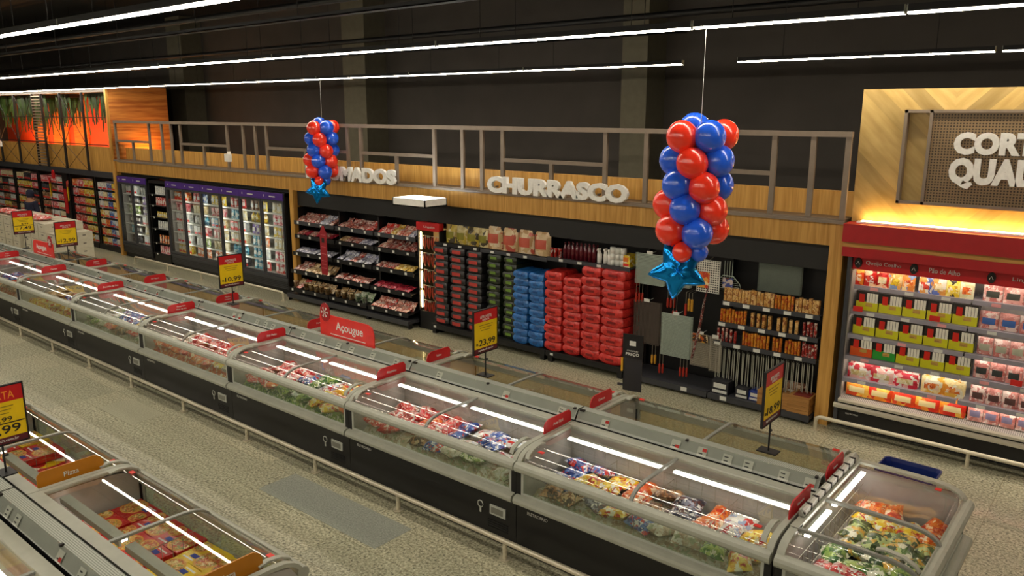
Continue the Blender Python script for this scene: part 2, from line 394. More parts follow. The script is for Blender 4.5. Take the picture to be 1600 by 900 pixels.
# right-hand sign wall
def herring():
    m, nt, b = nodes('chevron_oak')
    tc = nt.nodes.new('ShaderNodeTexCoord'); sp = nt.nodes.new('ShaderNodeSeparateXYZ'); nt.links.new(tc.outputs['Object'], sp.inputs[0])
    # fold x so that the boards run up to the ridge and down again
    pp = nt.nodes.new('ShaderNodeMath'); pp.operation = 'PINGPONG'; pp.inputs[1].default_value = 1.15; sh = nt.nodes.new('ShaderNodeMath'); sh.operation = 'ADD'; sh.inputs[1].default_value = 3.2; nt.links.new(sp.outputs[0], sh.inputs[0]); nt.links.new(sh.outputs[0], pp.inputs[0])
    ad = nt.nodes.new('ShaderNodeMath'); ad.operation = 'ADD'; nt.links.new(pp.outputs[0], ad.inputs[0]); nt.links.new(sp.outputs[2], ad.inputs[1])
    sb = nt.nodes.new('ShaderNodeMath'); sb.operation = 'SUBTRACT'; nt.links.new(sp.outputs[2], sb.inputs[0]); nt.links.new(pp.outputs[0], sb.inputs[1])
    dv = nt.nodes.new('ShaderNodeMath'); dv.operation = 'DIVIDE'; dv.inputs[1].default_value = .24; nt.links.new(ad.outputs[0], dv.inputs[0])
    fl = nt.nodes.new('ShaderNodeMath'); fl.operation = 'FLOOR'; nt.links.new(dv.outputs[0], fl.inputs[0])
    cb = nt.nodes.new('ShaderNodeCombineXYZ'); nt.links.new(fl.outputs[0], cb.inputs[0])
    wn = nt.nodes.new('ShaderNodeTexWhiteNoise'); nt.links.new(cb.outputs[0], wn.inputs[0])
    cb2 = nt.nodes.new('ShaderNodeCombineXYZ'); m1 = nt.nodes.new('ShaderNodeMath'); m1.operation = 'MULTIPLY'; m1.inputs[1].default_value = 5; nt.links.new(ad.outputs[0], m1.inputs[0])
    nt.links.new(m1.outputs[0], cb2.inputs[0]); nt.links.new(sb.outputs[0], cb2.inputs[1])
    n = nt.nodes.new('ShaderNodeTexNoise'); n.inputs['Scale'].default_value = 1.6; n.inputs['Detail'].default_value = 5; nt.links.new(cb2.outputs[0], n.inputs['Vector'])
    r = nt.nodes.new('ShaderNodeValToRGB'); r.color_ramp.elements[0].position = .3; r.color_ramp.elements[0].color = srgb('b4934f'); r.color_ramp.elements[1].position = .7; r.color_ramp.elements[1].color = srgb('cfae6c')
    nt.links.new(n.outputs['Fac'], r.inputs[0])
    mr = nt.nodes.new('ShaderNodeMapRange'); mr.inputs[3].default_value = .55; mr.inputs[4].default_value = 1.1; nt.links.new(wn.outputs['Value'], mr.inputs[0])
    mx = nt.nodes.new('ShaderNodeVectorMath'); mx.operation = 'SCALE'; nt.links.new(r.outputs[0], mx.inputs[0]); nt.links.new(mr.outputs[0], mx.inputs[3])
    nt.links.new(mx.outputs[0], b.inputs['Base Color']); b.inputs['Roughness'].default_value = .5; return m
trim(MB().box(-3.1, XR, 10.68, 11.3, 2.5, 4.49), herring())
trim(MB().box(-3.1, XR, 10.36, 10.68, 2.60, 2.83), REDBAND)
trim(MB().box(-3.1, XR, 10.42, 10.68, 2.53, 2.60), OAKX)
trim(MB().box(-3.1, XR, 10.40, 10.68, 2.41, 2.53), REDBAND)
o = thing('cove_light', 'warm light strip hidden behind the red band below the chevron wood wall', 'light')
obj('housing', MB().box(-3.0, 5.5, 10.55, 10.66, 2.83, 2.85), WHITE, o); obj('diffuser', MB().box(-2.95, 5.5, 10.58, 10.64, 2.85, 2.858), emis('cove_glow', (1, .82, .5), 22), o)
# framed perforated sign
o = thing('butcher_sign', 'framed brown perforated sign reading CORTES QUALIDADE on the chevron wood wall', 'sign', (-2.57, 10.6, 3.11))
f = MB(); W, H = 4.6, 1.13
for a, b_, c, d in ((0, W, 0, .035), (0, W, H-.035, H), (0, .035, 0, H), (.28, .315, 0, H), (W-.035, W, 0, H)): f.box(a, b_, -.03, .08, c, d)
obj('frame', f, FENCE, o)
obj('perforated_panel', MB().box(.315, W-.035, .0, .02, .035, H-.035), PERFBR, o)
letters('CORTES', WHITE, o, (.57+.56, -.03, .745), 1.12, .26, off=.06, depth=.03)
letters('QUALIDADE', WHITE, o, (.55+.87, -.03, .40), 1.74, .36, off=.06, depth=.03)

# ------------------------------------------------------------------ letters on the fascia, brown frame
def word(s, x0, x1, z0, z1, label):
    o = thing('wall_lettering', label, 'sign', ((x0+x1)/2, 10.5, (z0+z1)/2))
    letters(s, WHITE, o, (0, 0, 0), x1-x0, z1-z0, off=.06, depth=.06, name='letters')
    b = MB()
    for k in range(7):
        x = (x0-x1)/2+.15+k*(x1-x0-.3)/6; b.box(x-.01, x+.01, .02, .1, -.06, -.03)
    obj('fixing_pins', b, FENCE, o)
word('DEFUMADOS', -14.48, -11.63, 2.81, 3.11, 'large white letters DEFUMADOS mounted on the brown frame over the wooden fascia')
word('CHURRASCO', -9.23, -6.36, 2.83, 3.12, 'large white letters CHURRASCO mounted on the brown frame over the wooden fascia')
o = thing('railing_frame', 'brown grey square-tube frame running along the top of the wooden fascia', 'railing')
POSTS = [-23.6, -21.6, -20.9, -20.4, -19.93, -17.7, -17.0, -16.5, -16.05, -13.15, -12.73, -10.63, -9.91, -9.44, -8.96, -6.85, -6.12, -5.63, -4.15, -3.63, -3.19]
for x in POSTS: obj('post', MB().box(x-.035, x+.035, 10.56, 10.61, 2.855, 3.9), FENCE, o)
obj('top_rail', MB().box(-23.64, -3.15, 10.55, 10.62, 3.9, 3.97), FENCE, o)
obj('bottom_rail', MB().box(-23.64, -3.15, 10.56, 10.59, 2.79, 2.83), FENCE, o)
for a, b_ in ((-23.6, -21.6), (-19.93, -17.7), (-16.05, -13.15), (-12.73, -10.63), (-8.96, -6.85), (-5.63, -4.15)):
    obj('middle_rail', MB().box(a+.035, b_-.035, 10.56, 10.61, 3.37, 3.43), FENCE, o)
    m_ = (a+b_)/2; obj('short_post', MB().box(m_-.035, m_+.035, 10.56, 10.61, 2.855, 3.37), FENCE, o)
# black truss frame with plants, far left
o = thing('truss_frame', 'thin black cross-braced metal frame in front of the orange wall', 'frame')
b = MB()
txs = [-33.8, -32.4, -31.0, -29.4, -27.85, -26.2, -25.1]
txs = [-34.4, -32.6, -30.9, -29.3, -28.55, -27.1, -25.5]
for x in txs: obj('post', MB().box(x-.03, x+.03, 10.5, 10.56, 2.45, 4.78), BLACKM, o)
for z in (3.25, 4.05): obj('rail', MB().box(-35, -24.05, 10.52, 10.54, z-.012, z+.012), BLACKM, o)
b = MB()
for i in range(len(txs)-1):
    if i == 3: continue
    a, c = txs[i]+.05, txs[i+1]-.05
    for z0, z1 in ((2.46, 3.22), (3.28, 4.7)):
        b.cyl((a, 10.53, z0), (c, 10.53, z1), .01, 4); b.cyl((a, 10.53, z1), (c, 10.53, z0), .01, 4)
obj('cross_braces', b, BLACKM, o)
b = MB()
for k in range(24): b.box(-29.25, -28.6, 10.48, 10.51, 2.5+k*.095, 2.54+k*.095)
obj('slat_ladder', b, FENCE, o)
LEAF = mat('fern_green', '3f5a22', .6, var=.35, scale=3); LEAFD = mat('fern_dark', '2c3c1a', .7, var=.3, scale=3)
for i, (x0, x1, zb) in enumerate(((-33.9, -32.2, 3.5), (-32.0, -29.4, 3.3), (-28.5, -27.6, 3.35), (-26.4, -24.3, 3.3))):
    o = thing('hanging_plant', 'green trailing plant hanging over the orange wall, %s from the left' % nth(i), 'plant', ((x0+x1)/2, 11.2, 4.75), 0, 'trailing plants over the orange wall')
    b = MB(); b2 = MB()
    for k in range(int((x1-x0)*55)):
        x = random.uniform(x0, x1)-(x0+x1)/2; y = random.uniform(-.3, .3); L = random.uniform(.3, 4.75-zb)*random.uniform(.5, 1.0)
        ax = random.uniform(-.15, .15); q = [(x+ax*t*t, y, -L*t) for t in (0, .25, .5, .75, 1)]
        for j in range(4):
            w_ = .045*(1-j/5.)
            (b if k % 3 else b2).add([(q[j][0]-w_, q[j][1], q[j][2]), (q[j][0]+w_, q[j][1]+.02, q[j][2]), (q[j+1][0]+w_*.7, q[j+1][1]+.02, q[j+1][2]), (q[j+1][0]-w_*.7, q[j+1][1], q[j+1][2])], [(0, 1, 2, 3)])
    obj('foliage', b, LEAF, o); obj('inner_foliage', b2, LEAFD, o)
    obj('trough', MB().box((x0-x1)/2, (x1-x0)/2, -.2, .2, -.08, .02), BLACKM, o)
for i, (x, z) in enumerate(((-17.56, 3.14), (-32.6, 3.1))):
    o = thing('wall_box', ['small white box on the wooden parapet behind the brown frame', 'small white box on the wooden parapet under the orange wall'][i], 'box', (x, 10.5, z))
    obj('body', MB().box(-.1, .1, -.06, .02, -.1, .08), WHITE, o); obj('arm', MB().box(-.02, .02, -.03, .05, .08, .14), WHITE, o)
o = thing('light_tray', 'white hanging box lit from above in front of the fascia between the two signs', 'light', (-10.45, 10.0, 2.55))
b = MB(); b.box(-.42, .42, -.28, .28, 0, .02); b.box(-.42, .42, -.28, -.26, 0, .14); b.box(-.42, .42, .26, .28, 0, .14); b.box(-.42, -.4, -.28, .28, 0, .14); b.box(.4, .42, -.28, .28, 0, .14)
obj('tray', b, WHITE, o); obj('lamp', MB().box(-.2, .32, -.16, .16, .05, .09), emis('tray_lamp', (.92, .97, 1), 14), o)
b = MB(); b.box(-.02, .02, .28, .62, .04, .08); obj('bracket', b, BLACKM, o)

# ------------------------------------------------------------------ ceiling light lines
def line_light(x0, x1, y, z, label, grp, up=.42):
    o = thing('linear_light', label, 'light', ((x0+x1)/2, y, z), 0, grp); h = (x1-x0)/2-.012
    obj('housing', MB().box(-h, h, -.035, .035, .0, .05), BLACKM, o)
    obj('diffuser', MB().box(-h, h, -.024, .024, -.014, -.001), LINE, o)
    obj('end_caps', MB().box(-h-.005, -h, -.035, .035, -.014, .05).box(h, h+.005, -.035, .035, -.014, .05), LIGHTGREY, o)
    for x in (-h*.6, h*.6): b = MB().cyl((x, 0, .05), (x, 0, up), .004, 4); obj('suspension_wire', b, BLACKM, o)
ln = 'slim white linear light hung from the ceiling, %s of the %s line from the left'
def run(y, z, xs, nm):
    for i in range(len(xs)-1):
        if xs[i+1]-xs[i] > .3: line_light(xs[i], xs[i+1], y, z, ln % (nth(i), nm), 'linear lights of the %s ceiling line' % nm)
    o = thing('cable_tray', 'black cable tray running above the %s line of lights' % nm, 'tray', (0, y, z+.42))
    b = MB(); b.box(xs[0], min(xs[-1], 5.9), -.06, .06, 0, .012); b.box(xs[0], min(xs[-1], 5.9), -.06, -.055, 0, .05); b.box(xs[0], min(xs[-1], 5.9), .055, .06, 0, .05)
    obj('tray', b, BLACKM, o); b = MB(); x = xs[0]+.5
    while x < min(xs[-1], 5.8): b.cyl((x, 0, .05), (x, 0, ZC-z-.42), .006, 4); x += 2.4
    obj('hanging_rods', b, BLACKM, o)
run(2.85, 4.87, [-20.4, -17.4, -14.4, -11.4, -8.4, -7.0-.12, -4.2, -1.2], 'nearest')
run(6.15, 4.87, [-33, -30, -27, -24, -21, -18, -15, -12, -9.05, -6.1, -3.16, -1.55+.0, 1.4, 4.4], 'middle')
run(10.35, 4.87, [-33, -30, -27, -24, -21.5, -19, -16.3, -13.75, -11.0, -8.3, -5.45], 'far')
for i, (a, b_) in enumerate(((-4.65, -1.65), (-1.6, 1.4), (1.45, 4.4))):
    line_light(a, b_, 10.35, 4.87, 'slim white linear light above the chevron wood wall, %s from the left' % nth(i), 'linear lights above the chevron wall', ZC-4.87)
for k, y in enumerate((-1.2, -4.6, -8)):
    line_light(-30, 4, y, 4.87, 'long linear ceiling light behind the photographer, %s row back' % nth(k), 'linear lights behind the viewpoint', ZC-4.87)
for k, (y, z) in enumerate(((4.4, 6.3), (8.2, 5.9), (11.5, 5.7))):
    tag(obj('ceiling_pipe', MB().cyl((-35, y, z), (5.8, y, z), .05, 8), BLACKM), 'dark pipe running along under the black ceiling, %s from the front' % nth(k), 'pipe', 'pipes under the ceiling')

# ------------------------------------------------------------------ island freezers
PROF = [(.035, .925), (.045, .955), (.07, .985), (.11, 1.012), (.17, 1.035), (.26, 1.047), (.4, 1.052), (.6, 1.055), (.86, 1.055)]
SNOW = dotted('decal_grey', 'c8c8c0', '6c6c68', .018, .3, 'xz')
def freezer(label, L=2.5, bars=(0,), led=True, handles=True, glass_end=False, group='island freezers', mode='front'):
    h = L/2
    t = thing('island_freezer', label, 'freezer', (0, 0, 0), 0, group)
    b = MB(); b.box(-h+.005, h-.005, .12, .98, 0, .10, 0)                         # plinth
    b.box(-h+.003, h-.003, .035, .07, .015, .55, 0)                                # black front panel
    b.box(-h+.003, h-.003, .98, 1.0, .10, .9, 0); b.box(-h+.003, -h+.02, .07, .98, .1, .55, 0); b.box(h-.02, h-.003, .07, .98, .1, .55, 0)
    obj('black_body', b, BLACKP, t)
    b = MB(); b.box(-h+.02, h-.02, .07, .98, .44, .47)
    b.box(-h+.02, h-.02, .86, .975, .47, 1.03); b.box(-h+.02, h-.02, .07, .095, .44, .60)
    endp = [(.075, .47), (.86, .47), (.86, 1.03), (.3, 1.02), (.13, .985), (.075, .9)]
    b.extr(endp, -h+.02, -h+.05)
    if not glass_end: b.extr(endp, h-.05, h-.02)
    obj('inner_liner', b, LINER, t)
    # rounded bumper and top rail
    bump = [(.05, .53), (-.01, .53), (-.035, .55), (-.04, .58), (-.03, .605), (0, .62), (.05, .625)]
    obj('bumper', MB().extr(bump, -h+.012, h-.012, smooth=False), GREY, t)
    rail = [(.075, .865), (-.005, .865), (-.018, .885), (-.018, .915), (-.005, .94), (.02, .952), (.06, .955), (.075, .94)]
    obj('top_rail', MB().extr(rail, -h+.008, h-.008), GREY, t)
    b = MB(); b.box(-h+.06, h-.06, .035, .05, .625, .645); b.box(-h+.06, -h+.085, .032, .055, .625, .865); b.box(h-.085, h-.06, .032, .055, .625, .865)
    wf = obj('side_window', b, LIGHTGREY, t)
    obj('pane', MB().box(-h+.085, h-.085, .040, .044, .645, .865), SIDEGLASS, wf)
    obj('corner_post', MB().box(-h+.002, -h+.058, .03, .07, .6, .87).box(h-.058, h-.002, .03, .07, .6, .87), BLACKM, t)
    for s in (-1, 1):
        a0, a1 = sorted((s*(h-.004), s*(h-.055)))
        obj('end_frame', MB().strip([(y, z+.012) for y, z in PROF], .03, a0, a1), GREY, t)
    obj('inner_rail', MB().box(-h+.004, h-.004, .86, .965, 1.03, 1.072), GREY, t)
    # lids
    edges = [-h+.056]+[e for bb in bars for e in (bb-.016, bb+.016)]+[h-.056]
    for k in range(len(bars)+1):
        x0, x1 = edges[2*k], edges[2*k+1]
        l = obj('lid', MB().strip(PROF, .005, x0, x1), GLASS, t)
        if handles and x1-x0 > .5:
            hx = x0+.04 if k == 0 else x1-.04; s = 1 if k == 0 else -1
            hb = MB(); pts = [(.07, .99), (.09, 1.03), (.16, 1.068), (.26, 1.085), (.34, 1.07)]
            hb.strip(pts, .014, hx-.022, hx+.022)
            obj('handle', hb, GREY, l)
            obj('sticker', MB().box(hx+s*.09-.03, hx+s*.09+.03, .16, .2, 1.04, 1.046), REDV, l, label='small red sticker')
    for bb in bars: obj('lid_bar', MB().strip([(y, z+.008) for y, z in PROF], .02, bb-.016, bb+.016), FRAMEG, t)
    if led:
        sg = [-h+.12]+[e for bb in bars for e in (bb-.05, bb+.05)]+[h-.12]
        for k in range(len(bars)+1):
            if sg[2*k+1]-sg[2*k] < .3: continue
            lt = obj('light_strip', MB().box(sg[2*k], sg[2*k+1], .70, .742, .985, 1.0), LED, t)
            if mode == 'front': obj('strip_holder', MB().box(sg[2*k], sg[2*k+1], .742, .775, .975, 1.005), LIGHTGREY, lt)
            else: obj('strip_holder', MB().box(sg[2*k], sg[2*k+1], .685, .765, 1.001, 1.006).box(sg[2*k], sg[2*k+1], .745, .765, .955, 1.001).box(sg[2*k], sg[2*k+1], .685, .697, .975, 1.001), LIGHTGREY, lt)
    b = MB()                                                                       # wire dividers and back basket
    for xd in ([0] if L > 2.3 else [.0])+([.62, -.62] if mode == 'front' else []):
        for k in range(9): y = .12+k*.088; b.cyl((xd, y, .5), (xd, y, .86), .0022, 4)
        b.cyl((xd, .1, .86), (xd, .84, .86), .003, 4); b.cyl((xd, .1, .7), (xd, .84, .7), .0025, 4)
    for k in range(int(L/.13)): x = -h+.1+k*.13; b.cyl((x, .83, .5), (x, .83, .9), .0022, 4)
    b.cyl((-h+.08, .83, .9), (h-.08, .83, .9), .003, 4); b.cyl((-h+.08, .83, .78), (h-.08, .83, .78), .0025, 4)
    obj('wire_baskets', b, STEEL, t)
    # badges on the black front
    bd = obj('control_display', MB().box(h-.33, h-.13, .022, .036, .30, .40), LIGHTGREY, t)
    obj('screen', MB().box(h-.31, h-.16, .018, .0225, .32, .38), mat('display_face', '77776c', .3), bd)
    ring = MB(); ring.tube([(h-.46+.035*math.cos(a), .03, .36+.035*math.sin(a)) for a in [k*PI/6 for k in range(12)]], .006, 6, closed=True)
    ring.box(h-.47, h-.45, .028, .034, .27, .325)
    obj('round_badge', ring, LIGHTGREY, t)
    letters('ELETROFRIO', PAPER, t, (-h+.26, .031, .46), .24, .03)
    b = MB()
    for k in range(4): b.box(h-.36, h-.1, .028, .0352, .15+k*.025, .16+k*.025)
    obj('air_grille', b, BLACKM, t)
    return t

CY, YF = 6.48, 5.37            # centre line and front of the main island
SE = [-1.905-2.5*k for k in range(9)]
front_names = ['with yellow and white frozen bags beside the end freezer', 'with red and blue bags left of the Assa Fácil sign', 'with green and yellow bags under the big Açougue sign',
               'with red meat bags right of the Meio da Asa sign', 'with red and blue bags right of the Coxinha da Asa sign', 'with orange bags right of the Carnes sign',
               'with blue and orange bags, last but one on the left', 'at the far left edge of the photo']
proto = freezer('front row island freezer '+front_names[0], group='front row of island freezers')
proto.location = (SE[0]-1.25, YF, 0)
for k in range(1, 8):
    c = copy_tree(proto); c.location = (SE[k]-1.25, YF, 0); c['label'] = 'front row island freezer '+front_names[k]
rear_names = ['behind the 18,99 sign', 'left of the Outros sign', 'behind the big Açougue sign', 'left of the Linguiça sign', 'left of the Miúdos sign', 'left of the Filé Mignon sign',
              'left of the Galinha sign', 'beside the cartons']
rp = freezer('', group='rear row of island freezers', mode='rear'); rp.location = (SE[0]-1.25, CY*2-YF, 0); rp.rotation_euler = (0, 0, PI)
rp['label'] = 'island freezer of the rear row '+rear_names[0]
for k in range(1, 7):
    c = copy_tree(rp); c.location = (SE[k]-1.25, CY*2-YF, 0); c['label'] = 'island freezer of the rear row '+rear_names[k]
# end-cap freezer across the end of both rows, open side to +x
def endcap():
    t = thing('island_freezer', 'island freezer set crosswise at the right end of the island', 'freezer', (-1.4, 6.34, 0), 0, 'end freezer')
    ox, oy = -1.4, 6.34; XF, YFR, XB, YE = -.905-ox, 5.37-oy, -1.885-ox, 7.30-oy
    def zp(d):
        for (a, z0), (b_, z1) in zip(PROF, PROF[1:]):
            if d <= b_: return z0+(z1-z0)*max(0, (d-a)/(b_-a))
        return 1.055
    def Z(x, y): return min(zp(XF-x), zp(y-YFR))
    b = MB(); b.box(XB, XF-.035, YFR+.035, YE, .015, .50); obj('black_body', b, BLACKP, t)
    b = MB(); b.box(XB+.01, XF-.07, YFR+.07, YE-.01, .50, .52); b.box(XB+.01, XB+.04, YFR+.1, YE-.01, .5, 1.02); b.box(XB+.01, XF-.1, YE-.05, YE-.02, .5, 1.0); b.box(XB+.01, XF-.07, YFR+.07, YFR+.09, .5, .6); b.box(XF-.09, XF-.07, YFR+.07, YE-.01, .5, .6)
    obj('inner_liner', b, LINER, t)
    bump = [(.05, .53), (-.01, .53), (-.035, .55), (-.04, .58), (-.03, .605), (0, .62), (.05, .625)]
    rail = [(.075, .865), (-.005, .865), (-.018, .885), (-.018, .915), (-.005, .94), (.02, .952), (.06, .955), (.075, .94)]
    for nm, pr in (('bumper', bump), ('top_rail', rail)):
        obj(nm, MB().extr([(YFR+p[0], p[1]) for p in pr], XB+.005, XF-.03).extr([(XF-p[0], p[1]) for p in pr], YFR+.03, YE, axis='y').add([(XF-.035+(.035-p[0])*math.cos(q*PI/12), YFR+.035-(.035-p[0])*math.sin(q*PI/12), p[1]) for q in range(7) for p in pr],
            [(q*len(pr)+k, q*len(pr)+(k+1) % len(pr), (q+1)*len(pr)+(k+1) % len(pr), (q+1)*len(pr)+k) for q in range(6) for k in range(len(pr))], 0, True), GREY, t)
    w_ = obj('side_window', MB().box(XB+.06, XF-.06, YFR+.035, YFR+.05, .625, .645).box(XB+.06, XB+.085, YFR+.032, YFR+.055, .625, .865).box(XF-.05, XF-.035, YFR+.035, YE-.03, .625, .645).box(XF-.055, XF-.035, YFR+.035, YFR+.055, .625, .865).box(XF-.055, XF-.035, YE-.05, YE-.03, .625, .865), LIGHTGREY, t)
    obj('pane', MB().box(XB+.085, XF-.055, YFR+.040, YFR+.044, .645, .865), SIDEGLASS, w_); obj('pane', MB().box(XF-.044, XF-.040, YFR+.055, YE-.05, .645, .865), SIDEGLASS, w_)
    obj('corner_post', MB().box(XB+.002, XB+.058, YFR+.03, YFR+.07, .6, .87), BLACKM, t)
    xs = [XB+.06+(XF-.037-XB-.06)*(1-(1-i/22.)**1.7) for i in range(23)]
    def surf(y0, y1, ny, off=0.0, xs=xs):
        b = MB(); vs = [(x, y0+(y1-y0)*j/ny, Z(x, y0+(y1-y0)*j/ny)+off) for j in range(ny+1) for x in xs]; n = len(xs)
        return b.add(vs, [(j*n+i, j*n+i+1, (j+1)*n+i+1, (j+1)*n+i) for j in range(ny) for i in range(n-1)], 0, True)
    for (a, c) in ((YFR+.037, YFR+.30), (YFR+.33, 6.29-oy), (6.33-oy, YE-.07)): l = obj('lid', surf(a, c, 14), GLASS, t)
    hb = MB().strip([(XF-.07, 1.0), (XF-.10, 1.04), (XF-.18, 1.075), (XF-.30, 1.09), (XF-.36, 1.075)], .014, YE-.16, YE-.115, axis='y'); obj('handle', hb, GREY, l)
    hb = MB().strip([(XF-.07, 1.0), (XF-.10, 1.04), (XF-.18, 1.075), (XF-.30, 1.09), (XF-.36, 1.075)], .014, YFR+.33, YFR+.375, axis='y'); obj('handle', hb, GREY, t)
    obj('sticker', MB().box(XF-.26, XF-.21, YE-.24, YE-.19, 1.062, 1.066), REDV, l)
    pr = [(x, Z(x, 0)+.012) for x in [XB+.02]+xs]
    for (a, c, m_) in ((YFR+.30, YFR+.33, FRAMEG), (6.29-oy, 6.33-oy, FRAMEG), (YE-.07, YE-.0, GREY)): obj('lid_bar', MB().strip(pr, .025, a, c, axis='y'), m_, t)
    obj('left_rail', MB().extr([(XB, .9), (XB, 1.07), (XB+.065, 1.07), (XB+.065, 1.04), (XB+.02, 1.03), (XB+.02, .9)], YFR+.3, YE-.005, axis='y'), GREY, t)
    obj('left_frame', MB().strip([(YFR+y, z+.014) for y, z in PROF[:7]], .03, XB+.003, XB+.065), GREY, t)
    for a, c in ((YFR+.36, 6.25-oy), (6.37-oy, YE-.12)):
        lt = obj('light_strip', MB().box(XB+.095, XB+.135, a, c, .985, 1.0), LED, t); obj('strip_holder', MB().box(XB+.075, XB+.095, a, c, .975, 1.005), LIGHTGREY, lt)
    b = MB()
    for k in range(13): y = YFR+.15+k*.13; b.cyl((XB+.12, y, .52), (XB+.12, y, .88), .0025, 4); b.cyl((XB+.12, y, .88), (XB+.2, y, .84), .0025, 4)
    b.cyl((XB+.12, YFR+.1, .88), (XB+.12, YE-.1, .88), .003, 4); b.cyl((XB+.2, YFR+.1, .84), (XB+.2, YE-.1, .84), .003, 4); b.cyl((XB+.12, YFR+.1, .72), (XB+.12, YE-.1, .72), .003, 4)
    obj('wire_baskets', b, STEEL, t)
    eb = MB(); eb.tube([(XF+.0, .15, .45), (XF+.10, .15, .45), (XF+.10, .45, .45), (XF, .45, .45)], .018, 8); obj('steel_handle', eb, CHROME, t)
    return t
endcap()
# pizza island, bottom left
PF, PX = 3.05, -6.95
PCY = PF-1.11
for k, nm in enumerate(('with red and yellow pizza boxes, nearest the camera', 'with pizza boxes beyond the orange Pizza sign', 'partly hidden behind the yellow OFERTA sign')):
    c = copy_tree(rp); c.location = (PX+1.25-2.5*k, PF, 0); c['label'] = 'island freezer '+nm; c['group'] = 'pizza island freezers facing the aisle'
    c = copy_tree(proto); c.location = (PX+1.25-2.5*k, 2*PCY-PF, 0); c['label'] = 'island freezer on the near side of the pizza island, %s from the right' % nth(k); c['group'] = 'pizza island freezers on the near side'

# ridge boards with price tags
def ridge(x0, x1, yc, label, tags, grp):
    L = x1-x0; h = L/2-.01
    t = thing('price_rail', label, 'price rail', ((x0+x1)/2, yc, 1.0), 0, grp)
    b = MB(); b.extr([(-.115, .073), (-.105, .073), (-.045, .165), (-.055, .17)], -h, h); obj('tilted_board', b, mat('board_grey', 'aeb0aa', .4), t)
    b = MB(); b.extr([(.115, .073), (.105, .073), (.045, .165), (.055, .17)], -h, h); obj('rear_board', b, MATS['board_grey'], t)
    obj('perforated_shelf', MB().box(-h, h, -.05, .06, .166, .172), PERF, t)
    obj('core', MB().box(-h, h, -.1, .1, .01, .06), BLACKM, t)
    obj('clear_cover', MB().extr([(-.118, .10), (-.121, .10), (-.066, .185), (-.06, .182)], -h, h), GLASS, t)
    b = MB()
    for x in (-h+.03, -h+.06, 0, h-.03): b.box(x-.012, x+.012, -.075, -.045, .166, .185)
    obj('clips', b, INK, t)
    for q, (f_, red) in enumerate(tags):
        x = -h+f_*2*h; s = math.atan2(.092, .06)
        bt = MB(); y0, z0, y1, z1 = -.121, .084, -.075, .155
        bt.add([(x-.045, y0, z0), (x+.045, y0, z0), (x+.045, y1, z1), (x-.045, y1, z1)], [(0, 1, 2, 3)], 0)
        bt.add([(x-.045, y0+.003, z0), (x+.045, y0+.003, z0), (x+.045, y1+.003, z1), (x-.045, y1+.003, z1)], [(3, 2, 1, 0)], 0)
        a, c = ((.55, .92) if red == 2 else (.15, .5))
        if red:
            L_ = lambda u: (y0+(y1-y0)*u-.0015, z0+(z1-z0)*u)
            bt.add([(x-.0, *L_(a)), (x+.042, *L_(a)), (x+.042, *L_(c)), (x-.0, *L_(c))], [(0, 1, 2, 3)], 1)
        for u in ((.3, .7) if not red else (.3,)):
            L2 = lambda u_: (y0+(y1-y0)*u_-.001, z0+(z1-z0)*u_)
            bt.add([(x-.03, *L2(u-.06)), (x+.01, *L2(u-.06)), (x+.01, *L2(u+.06)), (x-.03, *L2(u+.06))], [(0, 1, 2, 3)], 2)
        obj('price_tag', bt, [PAPER, REDV, DARKG], t)
    return t
rnd = random.Random(3)
TG = {0: [(.14, 2), (.46, 1), (.57, 2), (.67, 0), (.75, 0), (.88, 0), (.97, 1)], 1: [(.2, 0), (.62, 1), (.93, 0)], 2: [(.12, 0), (.3, 0), (.44, 0), (.55, 0), (.72, 0), (.9, 0)]}
for k in range(8):
    ridge(SE[k+1], SE[k], CY, 'grey price board on the main island ridge, %s from the right' % nth(k), TG.get(k, [(rnd.random()*.8+.1, rnd.choice((0, 0, 1))) for _ in range(5)]), 'price boards along the main island')
for k in range(3):
    ridge(PX-2.5*k, PX+2.5-2.5*k, PCY, 'grey price board on the pizza island ridge, %s from the right' % nth(k), [(.12, 0), (.2, 0), (.52, 1), (.66, 0), (.78, 0)], 'price boards along the pizza island')
# label holders on the end cap edge
t = thing('label_holder', 'grey rail of price tags along the left edge of the end freezer', 'price rail', (-1.87, CY, 1.075))
obj('rail', MB().extr([(-.02, 0), (.025, 0), (-.005, .05), (-.02, .05)], -.62, .80, axis='y'), LIGHTGREY, t)
for k in range(8): obj('price_tag', MB().box(-.022, .028, -.6+k*.16, -.48+k*.16, .003, .047).box(.0, .03, -.6+k*.16, -.49+k*.16, .008, .03), PAPER, t)
for k in range(8): obj('clip', MB().box(-.023, .03, -.472+k*.16, -.452+k*.16, 0, .052), INK, t)

# small red category signs on the seams
def seam_sign(x, y0, text, label, m=RED, z=1.065, hh=.135, ln_=.46, flip=False, grp='red category signs on the freezer seams', th=.03):
    t = thing('category_sign', label, 'sign', (x, y0, z), 0, grp)
    c = .07
    pts = [(0, 0), (ln_, 0), (ln_, hh-c*.5), (ln_-c*.5, hh), (c, hh), (c*.3, hh-c*.4), (0, hh-c)]
    if flip: pts = [(ln_-p[0], p[1]) for p in pts]
    obj('board', MB().extr(pts, -.006, .006), m, t)
    ls = text.split('/')
    for i, s in enumerate(ls):
        zz = hh*.48 if len(ls) == 1 else (hh*.66 if i == 0 else hh*.32)
        letters(s, PAPER, t, (.0085, ln_/2, zz), None, th if len(ls) == 1 else th*.8, face='+x')
    return t
seamtxt = [None, 'Assa Fácil', 'Filezinho', 'Filé Peito', 'Passarinho/Meio da Asa', 'Coxinha da Asa', 'Carnes', 'Frango/Congelado']
for k in range(1, 8): seam_sign(SE[k]-.03, 5.87, seamtxt[k], 'small red sign reading %s on a front row freezer seam' % seamtxt[k].replace('/', ' '))
